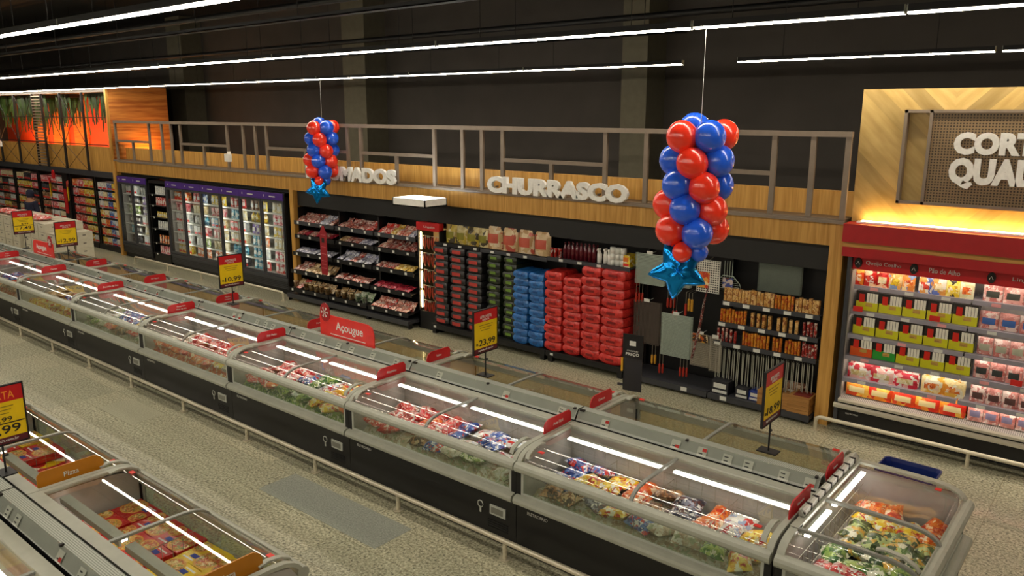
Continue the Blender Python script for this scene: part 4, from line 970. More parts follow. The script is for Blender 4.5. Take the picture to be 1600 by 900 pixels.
# --- glass-door fridges
def fridge(x0, x1, n, label, palettes, wh, group):
    W = x1-x0; t = thing('glass_door_fridge', label, 'fridge', (x0, FY-.04, 0), 0, group); D = .68
    b = MB(); b.box(0, W, 0.06, D, 0.0, .14); b.box(0, .05, .0, D, .14, 2.38); b.box(W-.05, W, .0, D, .14, 2.38); b.box(0, W, D-.03, D, .14, 2.38); b.box(0, W, .02, D, 2.3, 2.4)
    obj('cabinet', b, BLACKM, t)
    b = MB(); b.box(.03, W-.03, .0, .06, .14, .4); b.box(0, W, -.02, .02, .36, .40); obj('grey_base', b, DARKG, t)
    b = MB()
    for k in range(4): b.box(.06, W-.06, -.006, .0, .17+.04*k, .185+.04*k)
    obj('vent_grille', b, BLACKP, t)
    b = MB(); b.box(.05, W-.05, D-.05, D-.03, .4, 2.2); b.box(.05, .06, .1, D-.05, .4, 2.2); b.box(W-.06, W-.05, .1, D-.05, .4, 2.2); b.box(.05, W-.05, .1, D-.05, .4, .43); obj('white_interior', b, LINER, t)
    dw = (W-.06)/n; SZ = [.43+.29*k for k in range(6)]
    for i in range(n):
        a = .03+i*dw
        h = obj('purple_header', MB().box(a, a+dw-.004, -.02, .03, 2.22, 2.38), PURPLE, t)
        obj('header_print', MB().box(a+dw*.4, a+dw*.66, -.023, -.0195, 2.285, 2.31).box(a+dw*.15, a+dw*.17, -.023, -.0195, 2.28, 2.33), PAPER, h)
        d = MB(); z0, z1 = .42, 2.21
        d.box(a+.004, a+.05, -.02, .02, z0, z1); d.box(a+dw-.054, a+dw-.008, -.02, .02, z0, z1); d.box(a+.05, a+dw-.054, -.02, .02, z0, z0+.05); d.box(a+.05, a+dw-.054, -.02, .02, z1-.05, z1)
        d = obj('door', d, DARKG, t)
        obj('pane', MB().box(a+.05, a+dw-.054, -.004, .004, z0+.05, z1-.05), DOORGLASS, d)
        obj('door_handle', MB().cyl((a+dw-.07, -.045, 1.0), (a+dw-.07, -.045, 1.6), .01, 8).cyl((a+dw-.07, -.045, 1.02), (a+dw-.07, -.01, 1.02), .007, 6).cyl((a+dw-.07, -.045, 1.58), (a+dw-.07, -.01, 1.58), .007, 6), STEEL, d)
        obj('light_strip', MB().box(a+dw-.05, a+dw-.03, .03, .045, .48, 2.15), emis('fridge_led', (1, .98, .93), 10), t)
    for k, z in enumerate(SZ[1:]): 
        s = obj('shelf', MB().box(.06, W-.06, .12, D-.06, z-.012, z), LIGHTGREY, t)
        obj('shelf_strip', MB().box(.06, W-.06, .108, .12, z-.03, z+.004), PAPER, s)
    for i in range(n):
        a = .03+i*dw
        for k, z in enumerate(SZ):
            c = palettes[i][5-k]; q = 4
            cs = c.split('+'); ck = cs[-1]; kind = {'b': 'bottle', 'p': 'pouch', 'c': 'carton', 't': 'tub'}[ck]
            for j in range(q):
                x = x0+a+.10+(dw-.2)*(j+.5)/q
                cc = cs[0] if (len(cs) < 3 or j < 2) else cs[1]
                sx = (dw-.2)/q/.14; sz = 1.15 if kind == 'carton' else .98 if kind != 'bottle' else .95
                if kind == 'tub': sx = (dw-.2)/q/.145; sz = 1.9
                if kind == 'pouch': sx = (dw-.2)/q/.175
                if kind == 'bottle': sx = (dw-.2)/q/.09
                item(kind, KM[kind], (x, FY+.19, z), cc, '%s %s, %s shelf down, %s door of the %s, %s from left' % (PNAME.get(cc, cc), {'b': 'bottle', 'p': 'pouch', 'c': 'carton', 't': 'tub'}[ck], ORD[5-k], ORD[i], wh, ORD[j]),
                     'goods in the %s' % wh, sc=(sx, 1, sz))
fridge(-23.82, -22.03, 2, 'two-door glass fridge with purple header at the left end of the wall', [['white+c', 'dark+p', 'green+p', 'dark+p', 'teal+dark+p', 'dark+b'], ['white+t', 'purple+p', 'purple+p', 'white+c', 'cream+p', 'white+c']], 'two-door fridge', 'glass-door fridges')
fridge(-20.98, -15.5, 6, 'six-door glass fridge with purple header', [
 ['orange+c', 'pink+t', 'white+c', 'white+c', 'white+c', 'yellow+c'], ['red+blue+p', 'cream+t', 'white+teal+b', 'white+pink+c', 'white+green+p', 'orange+p'],
 ['yellow+p', 'pink+t', 'teal+cream+c', 'pink+cream+p', 'cream+t', 'orange+p'], ['red+p', 'teal+cream+p', 'red+white+c', 'cream+c', 'teal+b', 'teal+dark+c'],
 ['brown+yellow+p', 'yellow+b', 'purple+cream+p', 'teal+orange+p', 'teal+white+p', 'teal+red+p'], ['cream+p', 'pink+p', 'yellow+pink+p', 'cream+p', 'pink+cream+p', 'red+p']], 'six-door fridge', 'glass-door fridges')
# --- black shelf with snacks between the fridges
t = thing('snack_display', 'tall black shelf unit between the two-door and six-door fridges', 'shelf unit', (-21.98, FY-.02, 0))
b = MB(); b.box(0, .95, .5, .55, 0, 2.36); b.box(0, .03, 0, .5, 0, 2.36); b.box(.92, .95, 0, .5, 0, 2.36); b.box(0, .95, 0, .5, 0, .3); b.box(0, .95, 0, .5, 2.28, 2.36); obj('cabinet', b, BLACKP, t)
for i, (z, c, q) in enumerate(((1.98, 'white', 5), (1.68, 'red', 6), (1.35, 'yellow', 5), (1.02, 'white', 5), (.62, 'orange', 4), (.32, 'pink', 5))):
    s = obj('shelf', MB().box(.03, .92, -.04, .5, z-.02, z), BLACKM, t); obj('price_tag', MB().box(.24, .30, -.045, -.04, z-.04, z), PAPER, s)
    for j in range(q):
        item('pouch', KM['pouch'], (-21.98+.30+.58*(j+.5)/q, FY+.02, z), c, '%s snack pack, %s shelf of the black snack unit, %s from left' % (c, ORD[i], ORD[j]), 'snack packs in the black unit', sc=(.55, .7, .9 if i != 2 else .6))

# --- smoked meat shelving
MEATP = [printed('meat_pack_%d' % i, c, 34, .3, .6) for i, c in enumerate((['7c2c24', 'a85040', 'c8a090', 'e8e0d8', '5c1c18'], ['94483c', 'c89080', 'e4d8d0', '6c3028', 'b83028'], ['8c1c28', 'a8283c', '6c1420', 'c84858'], ['d83830', 'f0e8e0', 'e86050', 'c01c1c'], ['d8a828', 'e8c858', 'b08018', 'f0e4b8'], ['c8c8d0', '8c8cac', 'e8e8ec', '5c5c7c'], ['b89058', 'd8b888', '8c6030', 'e8d8b8'], ['5c8c50', 'c8d0b0', 'e8ece0'], ['d87058', 'f0c8b0', 'b04838', 'f0e0d8']))]
MN = ['smoked meat', 'sliced meat', 'dark red sausage', 'bright red sausage', 'yellow bacon', 'silver grey meat', 'tan salami', 'green and white', 'pink sausage']
t = thing('smoked_meat_shelving', 'black five-tier shelving filled with smoked meats under DEFUMADOS', 'shelving', (-15.2, FY, 0))
BX = [0, 1.48, 2.76, 4.02]
b = MB(); b.box(0, 4.02, .55, .6, 0, 2.1)
for x in BX: b.box(max(0, x-.02), min(4.02, x+.02), .1, .55, 0, 2.1)
obj('frame', b, BLACKP, t)
TIER = [(1.80, -.03), (1.49, -.03), (1.10, -.10), (.70, -.18), (.30, -.27)]
PACKM = [pillow(.17, .24, .05, 20+s, 6, 6) for s in range(3)]
conf = [[(0, 0, 1, 1, 0, 5, 5, 0), (1, 1, 0, 1, 3), (3, 3, 4, 8, 8, 5)], [(1, 2, 1, 2, 1, 2), (6, 1, 1, 5, 5), (8, 1, 1, 0, 1, 1)], [(5, 5, 5, 5, 5), (5, 5, 1, 5, 5), (0, 1, 1, 4, 4, 4)], [(0, 0, 6, 6, 6, 6), (1, 1, 8, 1), (2, 2, 2, 2, 2)], [(6, 3, 6, 6, 6, 6, 6), (6, 6, 6, 7, 7), (8, 8, 3, 8, 8, 8)]]
for i, (z, yf) in enumerate(TIER):
    for j in range(3):
        a, c = BX[j]+.025, BX[j+1]-.025
        s = obj('shelf', MB().extr([(yf, z-.02), (.5, z+.08), (.5, z+.06), (yf, z-.04)], a, c).box(a, c, yf-.012, yf, z-.075, z+.012), BLACKM if i else DARKG, t)
        for k in range(3): obj('price_tag', MB().box(a+.12+k*.42, a+.18+k*.42, yf-.017, yf-.012, z-.055, z-.005), PAPER, s)
        row = conf[i][j]; q = len(row)
        for rr_ in range(2 if i in (0, 4) or (i+j) % 3 == 0 else 1):
            for k, m_ in enumerate(row):
                x = -15.2+a+.06+(c-a-.12)*(k+.5)/q; y = FY+yf+.13+rr_*.14
                kind = 'pouch' if (i == 0 and j != 1) or rr_ == 1 else 'pack'
                lab = '%s pack, %s tier down, %s bay, %s from left, %s' % (MN[m_], ORD[i], ORD[j], ORD[k], ['front', 'rear'][rr_])
                if i == 4 and j < 2 and m_ in (6, 7) and rr_ == 0:
                    item('jar', KM['jar'], (x, y-.03, z-.0), MEATP[m_], lab.replace('pack', 'jar'), 'packs on the smoked meat shelving', sc=(1.6, 1.6, 1.3), cat='jar')
                    continue
                me = PACKM[(k+i+rr_) % 3]
                o = obj('meat_pack', me, [MEATP[m_]], None, (x, y, z+.035+.03*rr_), (.85 if rr_ else (.5 if kind == 'pouch' else .32), random.uniform(-.08, .08), random.uniform(-.2, .2)))
                o.scale = ((c-a-.1)/q/.185, 1, 1.1); tag(o, lab, 'meat pack', 'packs on the smoked meat shelving')
b = MB(); b.box(0, 4.02, -.3, .5, .10, .16); b.box(0, 4.02, -.31, -.3, .07, .17)
obj('base_shelf', b, DARKG, t)
b = MB()
for x in BX: b.box(max(0, x-.03), min(4.02, x+.03), -.28, -.2, 0, .1); b.box(max(0, x-.03), min(4.02, x+.03), .1, .5, 0, .1)
obj('feet', b, BLACKM, t)
t = thing('hanging_banner', 'tall narrow red banner hanging in front of the smoked meat shelves', 'banner', (-13.75, 10.3, 1.28))
pts = [(-.09, -.5), (.09, -.5), (.11, -.42), (.11, .42), (.07, .48), (.03, .56), (-.03, .56), (-.07, .48), (-.11, .42), (-.11, -.42)]
obj('board', MB().extr(pts, -.006, .006, axis='y'), mat('banner_red', '9c1824', .5), t)
b = MB()
for z in (.36, .1, -.05, -.2, -.28, -.36): b.box(-.08, .08, -.009, -.0065, z, z+.012)
obj('print', b, mat('banner_pink', 'c86068', .5), t); obj('picture', MB().box(-.05, .04, -.010, -.0065, .2, .3), mat('banner_dark', '2c2420', .5), t)
obj('hook', MB().cyl((0, 0, .55), (0, .25, .6), .004, 5), STEEL, t)

# --- lit sausage column
t = thing('sausage_display', 'narrow lit display column hung with red sausages and red Linguiça header', 'display case', (-11.16, FY-.02, 0))
b = MB(); b.box(0, .03, 0, .45, 0, 2.0); b.box(0, .62, .43, .46, 0, 2.0); b.box(.59, .62, 0, .45, 0, 2.0); b.box(0, .62, 0, .45, 0, .36); obj('cabinet', b, BLACKM, t)
obj('pale_back', MB().box(.03, .59, .41, .43, .36, 1.98), mat('cream_panel', 'b8a070', .5), t)
h = obj('red_header', MB().box(0, .62, -.03, .1, 1.98, 2.13), RED, t); letters('Linguiça', PAPER, h, (.36, -.032, 2.05), .3, .05)
for k in range(4): obj('light_strip', MB().box(.05, .068, .03, .05, .42+k*.39, .76+k*.39), emis('sausage_led', (1, .86, .62), 14), t)
SG = mat('sausage_red', 'a83420', .35, coat=.4)
for i, z in enumerate((1.86, 1.52, 1.19, .87, .57)):
    obj('hanging_bar', MB().cyl((.1, .06, z), (.59, .06, z), .006, 6).box(.25, .33, .01, .014, z-.02, z+.02), STEEL, t)
    for j in range(4):
        b = MB(); x = .15+j*.11
        b.tube([(x-.02, .06, z), (x-.03, .05, z-.1), (x-.015, .05, z-.2), (x+.01, .05, z-.26)], [.006, .017, .018, .008], 7)
        b.tube([(x+.02, .06, z), (x+.03, .05, z-.1), (x+.02, .05, z-.22)], [.006, .017, .006], 7)
        o = obj('sausage_link', b, SG, None, (-11.16, FY-.02, 0)); tag(o, 'red sausage pair, %s bar of the lit column, %s from left' % (ORD[i], ORD[j]), 'sausage', 'sausages in the lit column')

# --- charcoal stacks
def sack_mesh(w_, d, h, seed, lab=None):
    b = MB(); n1, n2, n3 = 8, 5, 4; r_ = random.Random(seed); p = [r_.uniform(0, 6) for _ in range(4)]
    def mp(u, v, w2):      # unit cube surface -> soft sack
        x, y, z = 2*u-1, 2*v-1, 2*w2-1
        k = 1-.035*(abs(x)**6*abs(z)**6+abs(x)**6*abs(y)**6+abs(y)**6*abs(z)**6)
        wob = .05*math.sin(4*x+p[0]+2*z)*(1-abs(z))
        return (x*w_/2*k*(1-.03*abs(z)**6), y*d/2*(k-.015*abs(z)**4+wob*.25), (z*h/2)*(1-.05*abs(x)**8)*k+h/2+.05*h*math.sin(3*x+p[1])*abs(z))
    def face(fn, a, c, mi=0):
        vs = [mp(*fn(i/a, j/c)) for j in range(c+1) for i in range(a+1)]
        fs = [(j*(a+1)+i, j*(a+1)+i+1, (j+1)*(a+1)+i+1, (j+1)*(a+1)+i) for j in range(c) for i in range(a)]
        b.add(vs, fs, mi, True)
    face(lambda s, t_: (s, 0, t_), n1, n3); face(lambda s, t_: (1-s, 1, t_), n1, n3); face(lambda s, t_: (0, 1-s, t_), n2, n3); face(lambda s, t_: (1, s, t_), n2, n3)
    face(lambda s, t_: (s, t_, 1), n1, n2); face(lambda s, t_: (s, 1-t_, 0), n1, n2)
    if lab:
        x0, x1, z0, z1 = lab
        b.box(-w_/2*x1, w_/2*x1*.8, -d/2*1.012-.004, -d/2*.95, h*z0, h*z1, 1)
    return b.mesh('charcoal_bag')
CB = {'black': (printed('coal_black', ['1c1a1c', '242224', '18161a'], 20, .4, .2), mat('coal_label_red', 'b83c34', .5)),
      'green': (printed('coal_green', ['1c2414', '28301c', '141a10'], 20, .4, .2), mat('coal_label_green', '6c8c34', .5)),
      'blue': (printed('coal_blue', ['2468b0', '2c74bc', '1c5898', '2060a4'], 16, .4, .3), mat('coal_label_blue', '1c4c88', .5)),
      'red': (printed('coal_red', ['c42420', 'cc2c26', 'b01c1a', 'd43830'], 16, .4, .3), mat('coal_label_dark', '7c1414', .5))}
SK = {}
for c, lab in (('black', (0, .72, .28, .74)), ('green', (0, .6, .35, .72)), ('blue', (0, .38, .3, .62)), ('red', (0, .42, .32, .6))):
    SK[c] = [sack_mesh(1, 1, 1, s, None) for s in range(3)]
    for i in range(3):
        me = SK[c][i]
        b = MB(); 
def stack(c, x0, x1, z0, z1, n, y0, where):
    W = x1-x0; h = (z1-z0)/n
    for k in range(n):
        key = (c, round(W, 2), round(h, 3), k % 3)
        if key not in SK: SK[key] = sack_mesh(W*.985, .5, h*1.0, k % 3, {'black': (0, .62, .28, .74), 'green': (0, .5, .35, .72), 'blue': (0, .34, .34, .6), 'red': (0, .4, .34, .58)}[c])
        o = obj('charcoal_bag', SK[key], list(CB[c]), None, ((x0+x1)/2+random.uniform(-.008, .008), y0+.25+random.uniform(-.015, .02), z0+k*h), (0, 0, random.uniform(-.03, .03)))
        tag(o, '%s charcoal bag, %s, %s from bottom' % ('black' if c == 'black' else 'dark green' if c == 'green' else c, where, nth(k)), 'charcoal bag', '%s charcoal bags' % c)
YC = 10.52
for k, (a, b_) in enumerate(((-10.66, -10.27), (-10.23, -9.84), (-9.80, -9.42))): stack('black', a, b_, .20, 1.72, 11, YC, '%s column of black bags' % ORD[k])
for k, (a, b_) in enumerate(((-9.36, -9.04), (-8.98, -8.68))): stack('green', a, b_, .20, 1.70, 11, YC+.08, '%s column of green bags' % ORD[k])
for k, (a, b_) in enumerate(((-8.66, -8.32), (-8.31, -7.97))): stack('blue', a, b_, .20, 1.50, 10, YC-.02, '%s column of blue bags' % ORD[k])
for k, (a, b_, z, n) in enumerate(((-7.95, -7.58, 1.58, 9), (-7.57, -7.21, 1.53, 9), (-7.20, -6.82, 1.75, 10), (-6.81, -6.37, 1.75, 10))): stack('red', a, b_, .20, z, n, YC-.03, '%s column of red bags' % ORD[k])
t = thing('charcoal_shelving', 'black shelving with charcoal stacks on the base and goods on the top shelf', 'shelving', (-10.7, FY, 0))
b = MB(); b.box(0, 4.37, .6, .65, 0, 2.1)
for x in (0, 1.2, 2.72, 4.33): b.box(x, x+.035, .5, .6, 0, 2.1)
obj('back_frame', b, BLACKP, t)
for a, c in ((0, 1.28), (1.3, 2.8), (2.82, 4.37)):
    s = obj('base_shelf', MB().box(a, c, -.16, .58, .14, .195).box(a, c, -.17, -.16, .10, .2), BLACKM, t)
    obj('price_tag', MB().box(a+.1, a+.16, -.175, -.17, .13, .17), PAPER, s)
    obj('feet', MB().box(a+.03, a+.12, -.14, -.06, 0, .1).box(c-.12, c-.03, -.14, -.06, 0, .1), BLACKM, s)
for a, c, m_ in ((.02, 1.18, BLACKM), (1.2, 2.72, DARKG), (2.73, 4.36, DARKG)):
    z = 1.78 if a < 1 else 1.77+.03*(a > 2)
    s = obj('top_shelf', MB().box(a, c, -.02, .55, z-.02, z).box(a, c, -.035, -.02, z-.055, z+.01), m_, t)
    for k in range(3): obj('price_tag', MB().box(a+.25+k*.38, a+.33+k*.38, -.04, -.035, z-.045, z-.005), PAPER, s)
TANB = [printed('kraft_yellow', ['c8b880', 'd8cc98', 'b8a058', 'c8b040', '4c4430'], 9, .35, .5), printed('kraft_tan', ['c8a878', 'd8bc90', 'b89060', 'e0ccac', 'b8503c'], 8, .35, .5)]
bigp = pouch_mesh(.30, .34, .2, 3); bigp2 = pouch_mesh(.35, .44, .24, 4)
for k in range(4):
    item('pouch', bigp, (-10.52+.16+k*.275, FY+.12, 1.79), TANB[0], 'yellow briquette bag on the shelf above the black bags, %s from left' % ORD[k], 'yellow briquette bags', m2=mat('olive_label', '8c8418'), cat='bag', sc=(.92, 1, 1))
    item('pouch', bigp2, (-9.47+.19+k*.362, FY+.14, 1.785), TANB[1], 'tan paper firewood bag with red print on the top shelf, %s from the left' % ORD[k], 'tan firewood bags', m2=mat('orange_label', 'c4543c'), cat='bag')
smalls = [(-7.95+.075*k, .10, 'red', 'jar', 1.3) for k in range(3)]
for k, (x, dy, c, kd, sz) in enumerate([(-7.93+.085*k, .05, 'red', 'jar', 1.4) for k in range(3)]):
    item('jar', KM['jar'], (x, FY+dy, 1.80), c, 'small red pot on the top shelf right of the tan bags, %s from the left' % ORD[k], 'small red pots', sc=(.85, .85, 1.3))
for rr_ in range(2):
    for k in range(8):
        item('bottle', KM['bottle'], (-7.66+.083*k, FY+.06+rr_*.1, 1.805), mat('dark_red_bottle', '5c1420', .2, coat=.5), 'dark red bottle, %s row above the red charcoal, %s from left' % (['front', 'rear'][rr_], ORD[k]), 'dark red bottles', sc=(.95, .95, 1.05))
for k in range(3):
    t2 = thing('spray_bottle', 'white spray bottle on the top shelf, %s from the left' % ORD[k], 'bottle', (-6.97+k*.1, FY+.06+.03*(k % 2), 1.805), 0, 'white spray bottles')
    obj('body', MB().lathe([(.001, 0), (.04, 0), (.04, .15), (.015, .2), (.015, .22), (.001, .22)], 10), WHITE, t2); obj('trigger', MB().box(-.012, .012, -.06, .02, .215, .245).box(-.008, .008, -.05, -.035, .17, .215), WHITE, t2)
roll = MB().lathe([(.001, 0), (.048, .0), (.048, .095), (.018, .095), (.018, .06), (.001, .06)], 12).mesh('roll')
for i in range(3):
    for j in range(3):
        o = obj('paper_roll', roll, PAPER, None, (-6.72+.1*i, FY+.06, 1.805+.096*j)); tag(o, 'white paper roll above the red charcoal, %s from left, %s layer' % (ORD[i], ORD[j]), 'paper roll', 'white paper rolls')
for k in range(2): item('carton', KM['carton'], (-6.46+.0, FY+.08+.13*k, 1.805), 'yellow', 'yellow carton at the right end of the top charcoal shelf, %s' % ['in front', 'behind'][k], 'yellow match cartons', sc=(1.2, 1, .95), m2=mat('orange_panel2', 'e07820'))

# --- barbecue tool wall
t = thing('tool_shelving', 'black shelving with barbecue tools beside the wooden pillar', 'shelving', (-6.3, FY, 0))
b = MB(); b.box(0, 2.95, .55, .6, 0, 2.15)
for x in (0, 1.42, 2.92): b.box(x, x+.03, .45, .55, 0, 2.15)
obj('back_frame', b, BLACKP, t)
for a, c in ((.0, 1.42), (1.44, 2.95)):
    s = obj('base_shelf', MB().box(a, c, -.14, .5, .07, .12).box(a, c, -.15, -.14, .04, .13), DARKG, t); obj('feet', MB().box(a+.03, a+.1, -.1, 0, 0, .05).box(c-.1, c-.03, -.1, 0, 0, .05), BLACKM, s)
    for k in range(2): obj('price_tag', MB().box(a+.2+k*.8, a+.3+k*.8, -.155, -.15, .06, .12), PAPER, s)
for i, z in enumerate((1.52, 1.20, .90)):
    a = 1.52-.05*i
    s = obj('shelf', MB().box(a, 2.93, .0, .5, z-.02, z).box(a, 2.93, -.012, .0, z-.06, z+.005), DARKG, t)
    for k in range(5): obj('price_tag', MB().box(a+.02+k*.3, a+.12+k*.3, -.017, -.012, z-.055, z-.005), PAPER, s)
KB = carton_mesh(.042, .05, .19, False); KB2 = MB().cyl((0, 0, 0), (0, 0, .19), .021, 8).mesh('handle_pack')
WOODP = printed('knife_handle_wood', ['c89850', 'd8ac68', 'b88038', 'e0bc80', '8c4c20'], 30); ORP = printed('knife_orange', ['d08820', 'e0a038', 'b85c18', 'c8741c', 'a82818'], 30); REDK = printed('knife_red', ['8c1c1c', 'a82820', '701414', 'd8c8b8'], 30)
rows = [(1.52, [(1.55, 13, WOODP), (2.10, 5, ORP), (2.35, 7, ORP)][:0]+[(1.55, 12, WOODP, .045), (2.10, 4, WOODP, .05), (2.30, 6, ORP, .046), (2.60, 7, WOODP, .046)], ),
        (1.20, [(1.50, 9, ORP, .045), (1.98, 4, WOODP, .085), (2.36, 4, WOODP, .085), (2.72, 4, REDK, .05)]), (.90, [(1.47, 5, REDK, .065), (1.86, 9, ORP, .045), (2.31, 3, ORP, .048), (2.49, 5, ORP, .045), (2.73, 5, REDK, .042)])]
for i, (z, gs) in enumerate(rows):
    q = 0
    for (x0, n, m_, st) in gs:
        for k in range(n):
            x = x0+k*st
            if x > 2.9: continue
            me = KB2 if m_ is not WOODP else KB
            o = obj('boxed_knife', me, [m_], None, (-6.3+x, FY+.05, z+.001), (0, random.uniform(-.03, .03), random.uniform(-.2, .2))); o.scale = (1, 1, random.uniform(.95, 1.1)); q += 1
            tag(o, '%s upright tool pack, %s tool shelf down, %s from left' % ({WOODP: 'pale wood', ORP: 'orange', REDK: 'red'}[m_], ORD[i], nth(q-1)), 'tool pack', 'upright tool packs')
t = thing('skewer_rail', 'steel rail under the lowest tool shelf carrying the hanging skewers', 'rail', (-6.3, FY+.08, .85)); obj('rail', MB().cyl((1.42, 0, -.03), (2.9, 0, -.03), .006, 6).cyl((1.43, 0, -.03), (1.43, .3, -.03), .006, 6).cyl((2.89, 0, -.03), (2.89, .3, -.03), .006, 6), STEEL, t)
sk = MB(); sk.tube([(0, -.01, .0), (0, -.02, -.02), (0, 0, -.04), (.0, 0, -.05)], .003, 5); sk.box(-.007, .007, -.003, .003, -.6, -.04); sk.add([(-.007, 0, -.6), (.007, 0, -.6), (0, 0, -.66)], [(0, 1, 2)]); SKW = sk.mesh('skewer')
fk = MB(); fk.tube([(0, -.01, .0), (0, -.02, -.02), (0, 0, -.04)], .003, 5); fk.box(-.006, .006, -.003, .003, -.44, -.03); fk.tube([(-.03, 0, -.56), (-.025, 0, -.48), (0, 0, -.44), (.025, 0, -.48), (.03, 0, -.56)], .004, 5); FRK = fk.mesh('fork')
SKM = mat('skewer_steel', 'b4b5a8', .35, .5)
for k in range(40):
    x = 1.44+k*.0365; f_ = k > 31
    o = obj('meat_fork' if f_ else 'skewer', FRK if f_ else SKW, SKM, None, (-6.3+x, FY+.07+.03*(k % 2), .80), (0, random.uniform(-.02, .02), 0)); o.scale = (1, 1, .95 if k > 8 else .8)
    tag(o, 'steel %s under the lowest tool shelf, %s from left' % ('two-pronged fork' if f_ else 'flat skewer', nth(k)), 'fork' if f_ else 'skewer', 'hanging forks' if f_ else 'hanging skewers')
# wire grills hanging as racks
WG = mat('galvanised_wire', 'c0cdc0', .4, .3); WD = mat('dark_wire', '6a5e56', .5, .2)
def grill(x, z0, w_, h, y, m_, label, n=22, vert=False, handles=None, depth=3):
    t = thing('wire_grill', label, 'grill rack', (x, y, z0), 0, 'hanging wire grills')
    b = MB(); b.tube([(0, 0, 0), (w_, 0, 0), (w_, 0, h), (0, 0, h)], .006, 6, closed=True)
    for d in range(depth):
        for k in range(n):
            if vert: xx = w_*(k+.5)/n; b.box(xx-.0022, xx+.0022, d*.03-.002, d*.03+.002, 0, h)
            else: zz = h*(k+.5)/n; b.box(0, w_, d*.03-.002, d*.03+.002, zz-.0028, zz+.0028)
        if d: b.box(-.003, .003, d*.03-.003, d*.03+.003, 0, h); b.box(w_-.003, w_+.003, d*.03-.003, d*.03+.003, 0, h)
    obj('wire_grid', b, m_, t)
    obj('hook_bar', MB().cyl((w_*.5, 0, h+.005), (w_*.5, .2, h+.02), .005, 5).box(w_*.5-.05, w_*.5+.05, -.01, -.006, h+.0, h+.05), PAPER, t)
    if handles:
        for (hx, hl, hm, q) in handles:
            for j in range(q):
                xx = hx+j*.045; hz = -hl
                obj('handle_rod', MB().cyl((xx, .02*j, 0), (xx, .02*j, hz), .004, 5), STEEL, t)
                obj('handle_grip', MB().tube([(xx, .02*j, hz), (xx, .02*j, hz-.02), (xx, .02*j, hz-.13), (xx, .02*j, hz-.15)], [.012, .018, .018, .012], 8), hm, t)
    return t
GR, GY = mat('grip_red', 'a82c1c', .4), mat('grip_yellow', 'c8922c', .4)
grill(-6.28, 1.58, .5, .48, 10.66, WG, 'pale wire grill with red grips, top left of the tool wall', handles=[(.03, .16, GR, 3)])
grill(-5.72, 1.60, .36, .46, 10.72, WG, 'pale wire grill behind the blue foil star', handles=[(.0, .2, GR, 3), (.1, .38, GR, 2)])
t = thing('mesh_tray', 'white perforated barbecue tray hanging right of the foil star', 'tray', (-5.22, 10.66, 1.60)); obj('sheet', MB().box(0, .36, 0, .012, 0, .48), MESHW, t); obj('card', MB().box(.02, .2, -.006, 0, .06, .3), printed('tray_card', ['e0a040', 'c83c20', 'd86028', 'f0d8a0'], 14), t); obj('rim', MB().tube([(0, 0, 0), (.36, 0, 0), (.36, 0, .48), (0, 0, .48)], .009, 6, closed=True), PAPER, t)
obj('hook', MB().cyl((.18, 0, .48), (.18, .3, .55), .005, 5), STEEL, t)
for j, xx in enumerate((-5.38, -5.33, -5.28)):
    t = thing('barbecue_tongs', 'barbecue tool with %s grip hanging under the foil star, %s from the left' % ('yellow' if j else 'red', ORD[j]), 'tongs', (xx, 10.66, 1.55), 0, 'tools under the foil star'); obj('rod', MB().cyl((0, 0, 0), (0, 0, -.12-.05*(j == 0)), .005, 5).cyl((0, 0, 0), (0, .2, .01), .004, 5), STEEL, t); obj('grip', MB().tube([(0, 0, -.1-.08*(j == 0)), (0, 0, -.28-.08*(j == 0))], .02, 8), GY if j else GR, t)
grill(-6.28, .62, .46, .68, 10.66, WD, 'dark wire grill behind the price checker stand', n=20, vert=True, handles=[(.36, .16, GY, 2)])
grill(-5.76, .52, .5, .66, 10.62, WG, 'large pale wire grill with red grips at the middle of the tool wall', n=30, handles=[(.0, .17, GR, 2), (.36, .15, GR, 3)])
grill(-5.24, .45, .30, .50, 10.62, mat('chrome_wire', 'c8c0b0', .3, .5), 'small chrome grill with a yellow card', n=18)
tag(obj('product_card', MB().box(.0, .24, 0, .006, 0, .12), printed('yellow_card', ['e0a820', 'c85818', '3c2418', 'e8d8b0'], 16), None, (-5.2, 10.58, .84)), 'yellow and brown card on the small chrome grill', 'card')
grill(-4.92, .42, .16, .52, 10.60, MATS['chrome_wire'], 'narrow chrome rotating grill beside the skewers', n=16)
grill(-4.40, 1.68, .62, .46, 10.95, mat('dim_wire', '8c968a', .4, .3), 'wide dim wire grill behind the top tool shelf', n=24)
t = thing('fish_basket', 'rounded wire basket with blue label hanging at the top of the tool wall', 'grill basket', (-4.75, 10.70, 1.66))
b = MB(); b.tube([(-.22, 0, 0), (.22, 0, 0), (.18, 0, .12), (.08, 0, .22), (-.08, 0, .22), (-.18, 0, .12)], .006, 6, closed=True)
for k in range(7): z = .03*k; b.box(-.2+.012*k, .2-.012*k, -.002, .002, z, z+.004)
for x in (-.06, -.02, .02, .06): b.cyl((x, 0, .2), (x, 0, .44), .004, 5)
obj('wires', b, WG, t); obj('card', MB().box(-.08, .08, -.006, -.003, .04, .19), printed('fish_card', ['3c4c94', '6870a8', '5c3024', 'c8b8b0'], 18), t)
b = MB(); b.tube([(-5.12+.0, 10.42, .62), (-5.02, 10.42, 1.1), (-4.98, 10.44, 1.5), (-4.93, 10.46, 1.78)], [.02, .022, .018, .005], 8)
tag(obj('bristle_roll', b, printed('bristle', ['5c1c1c', '2c1414', '8c3c34', 'b8b0a8'], 40)), 'long leaning dark red wrapped rod in front of the tool wall', 'rod')
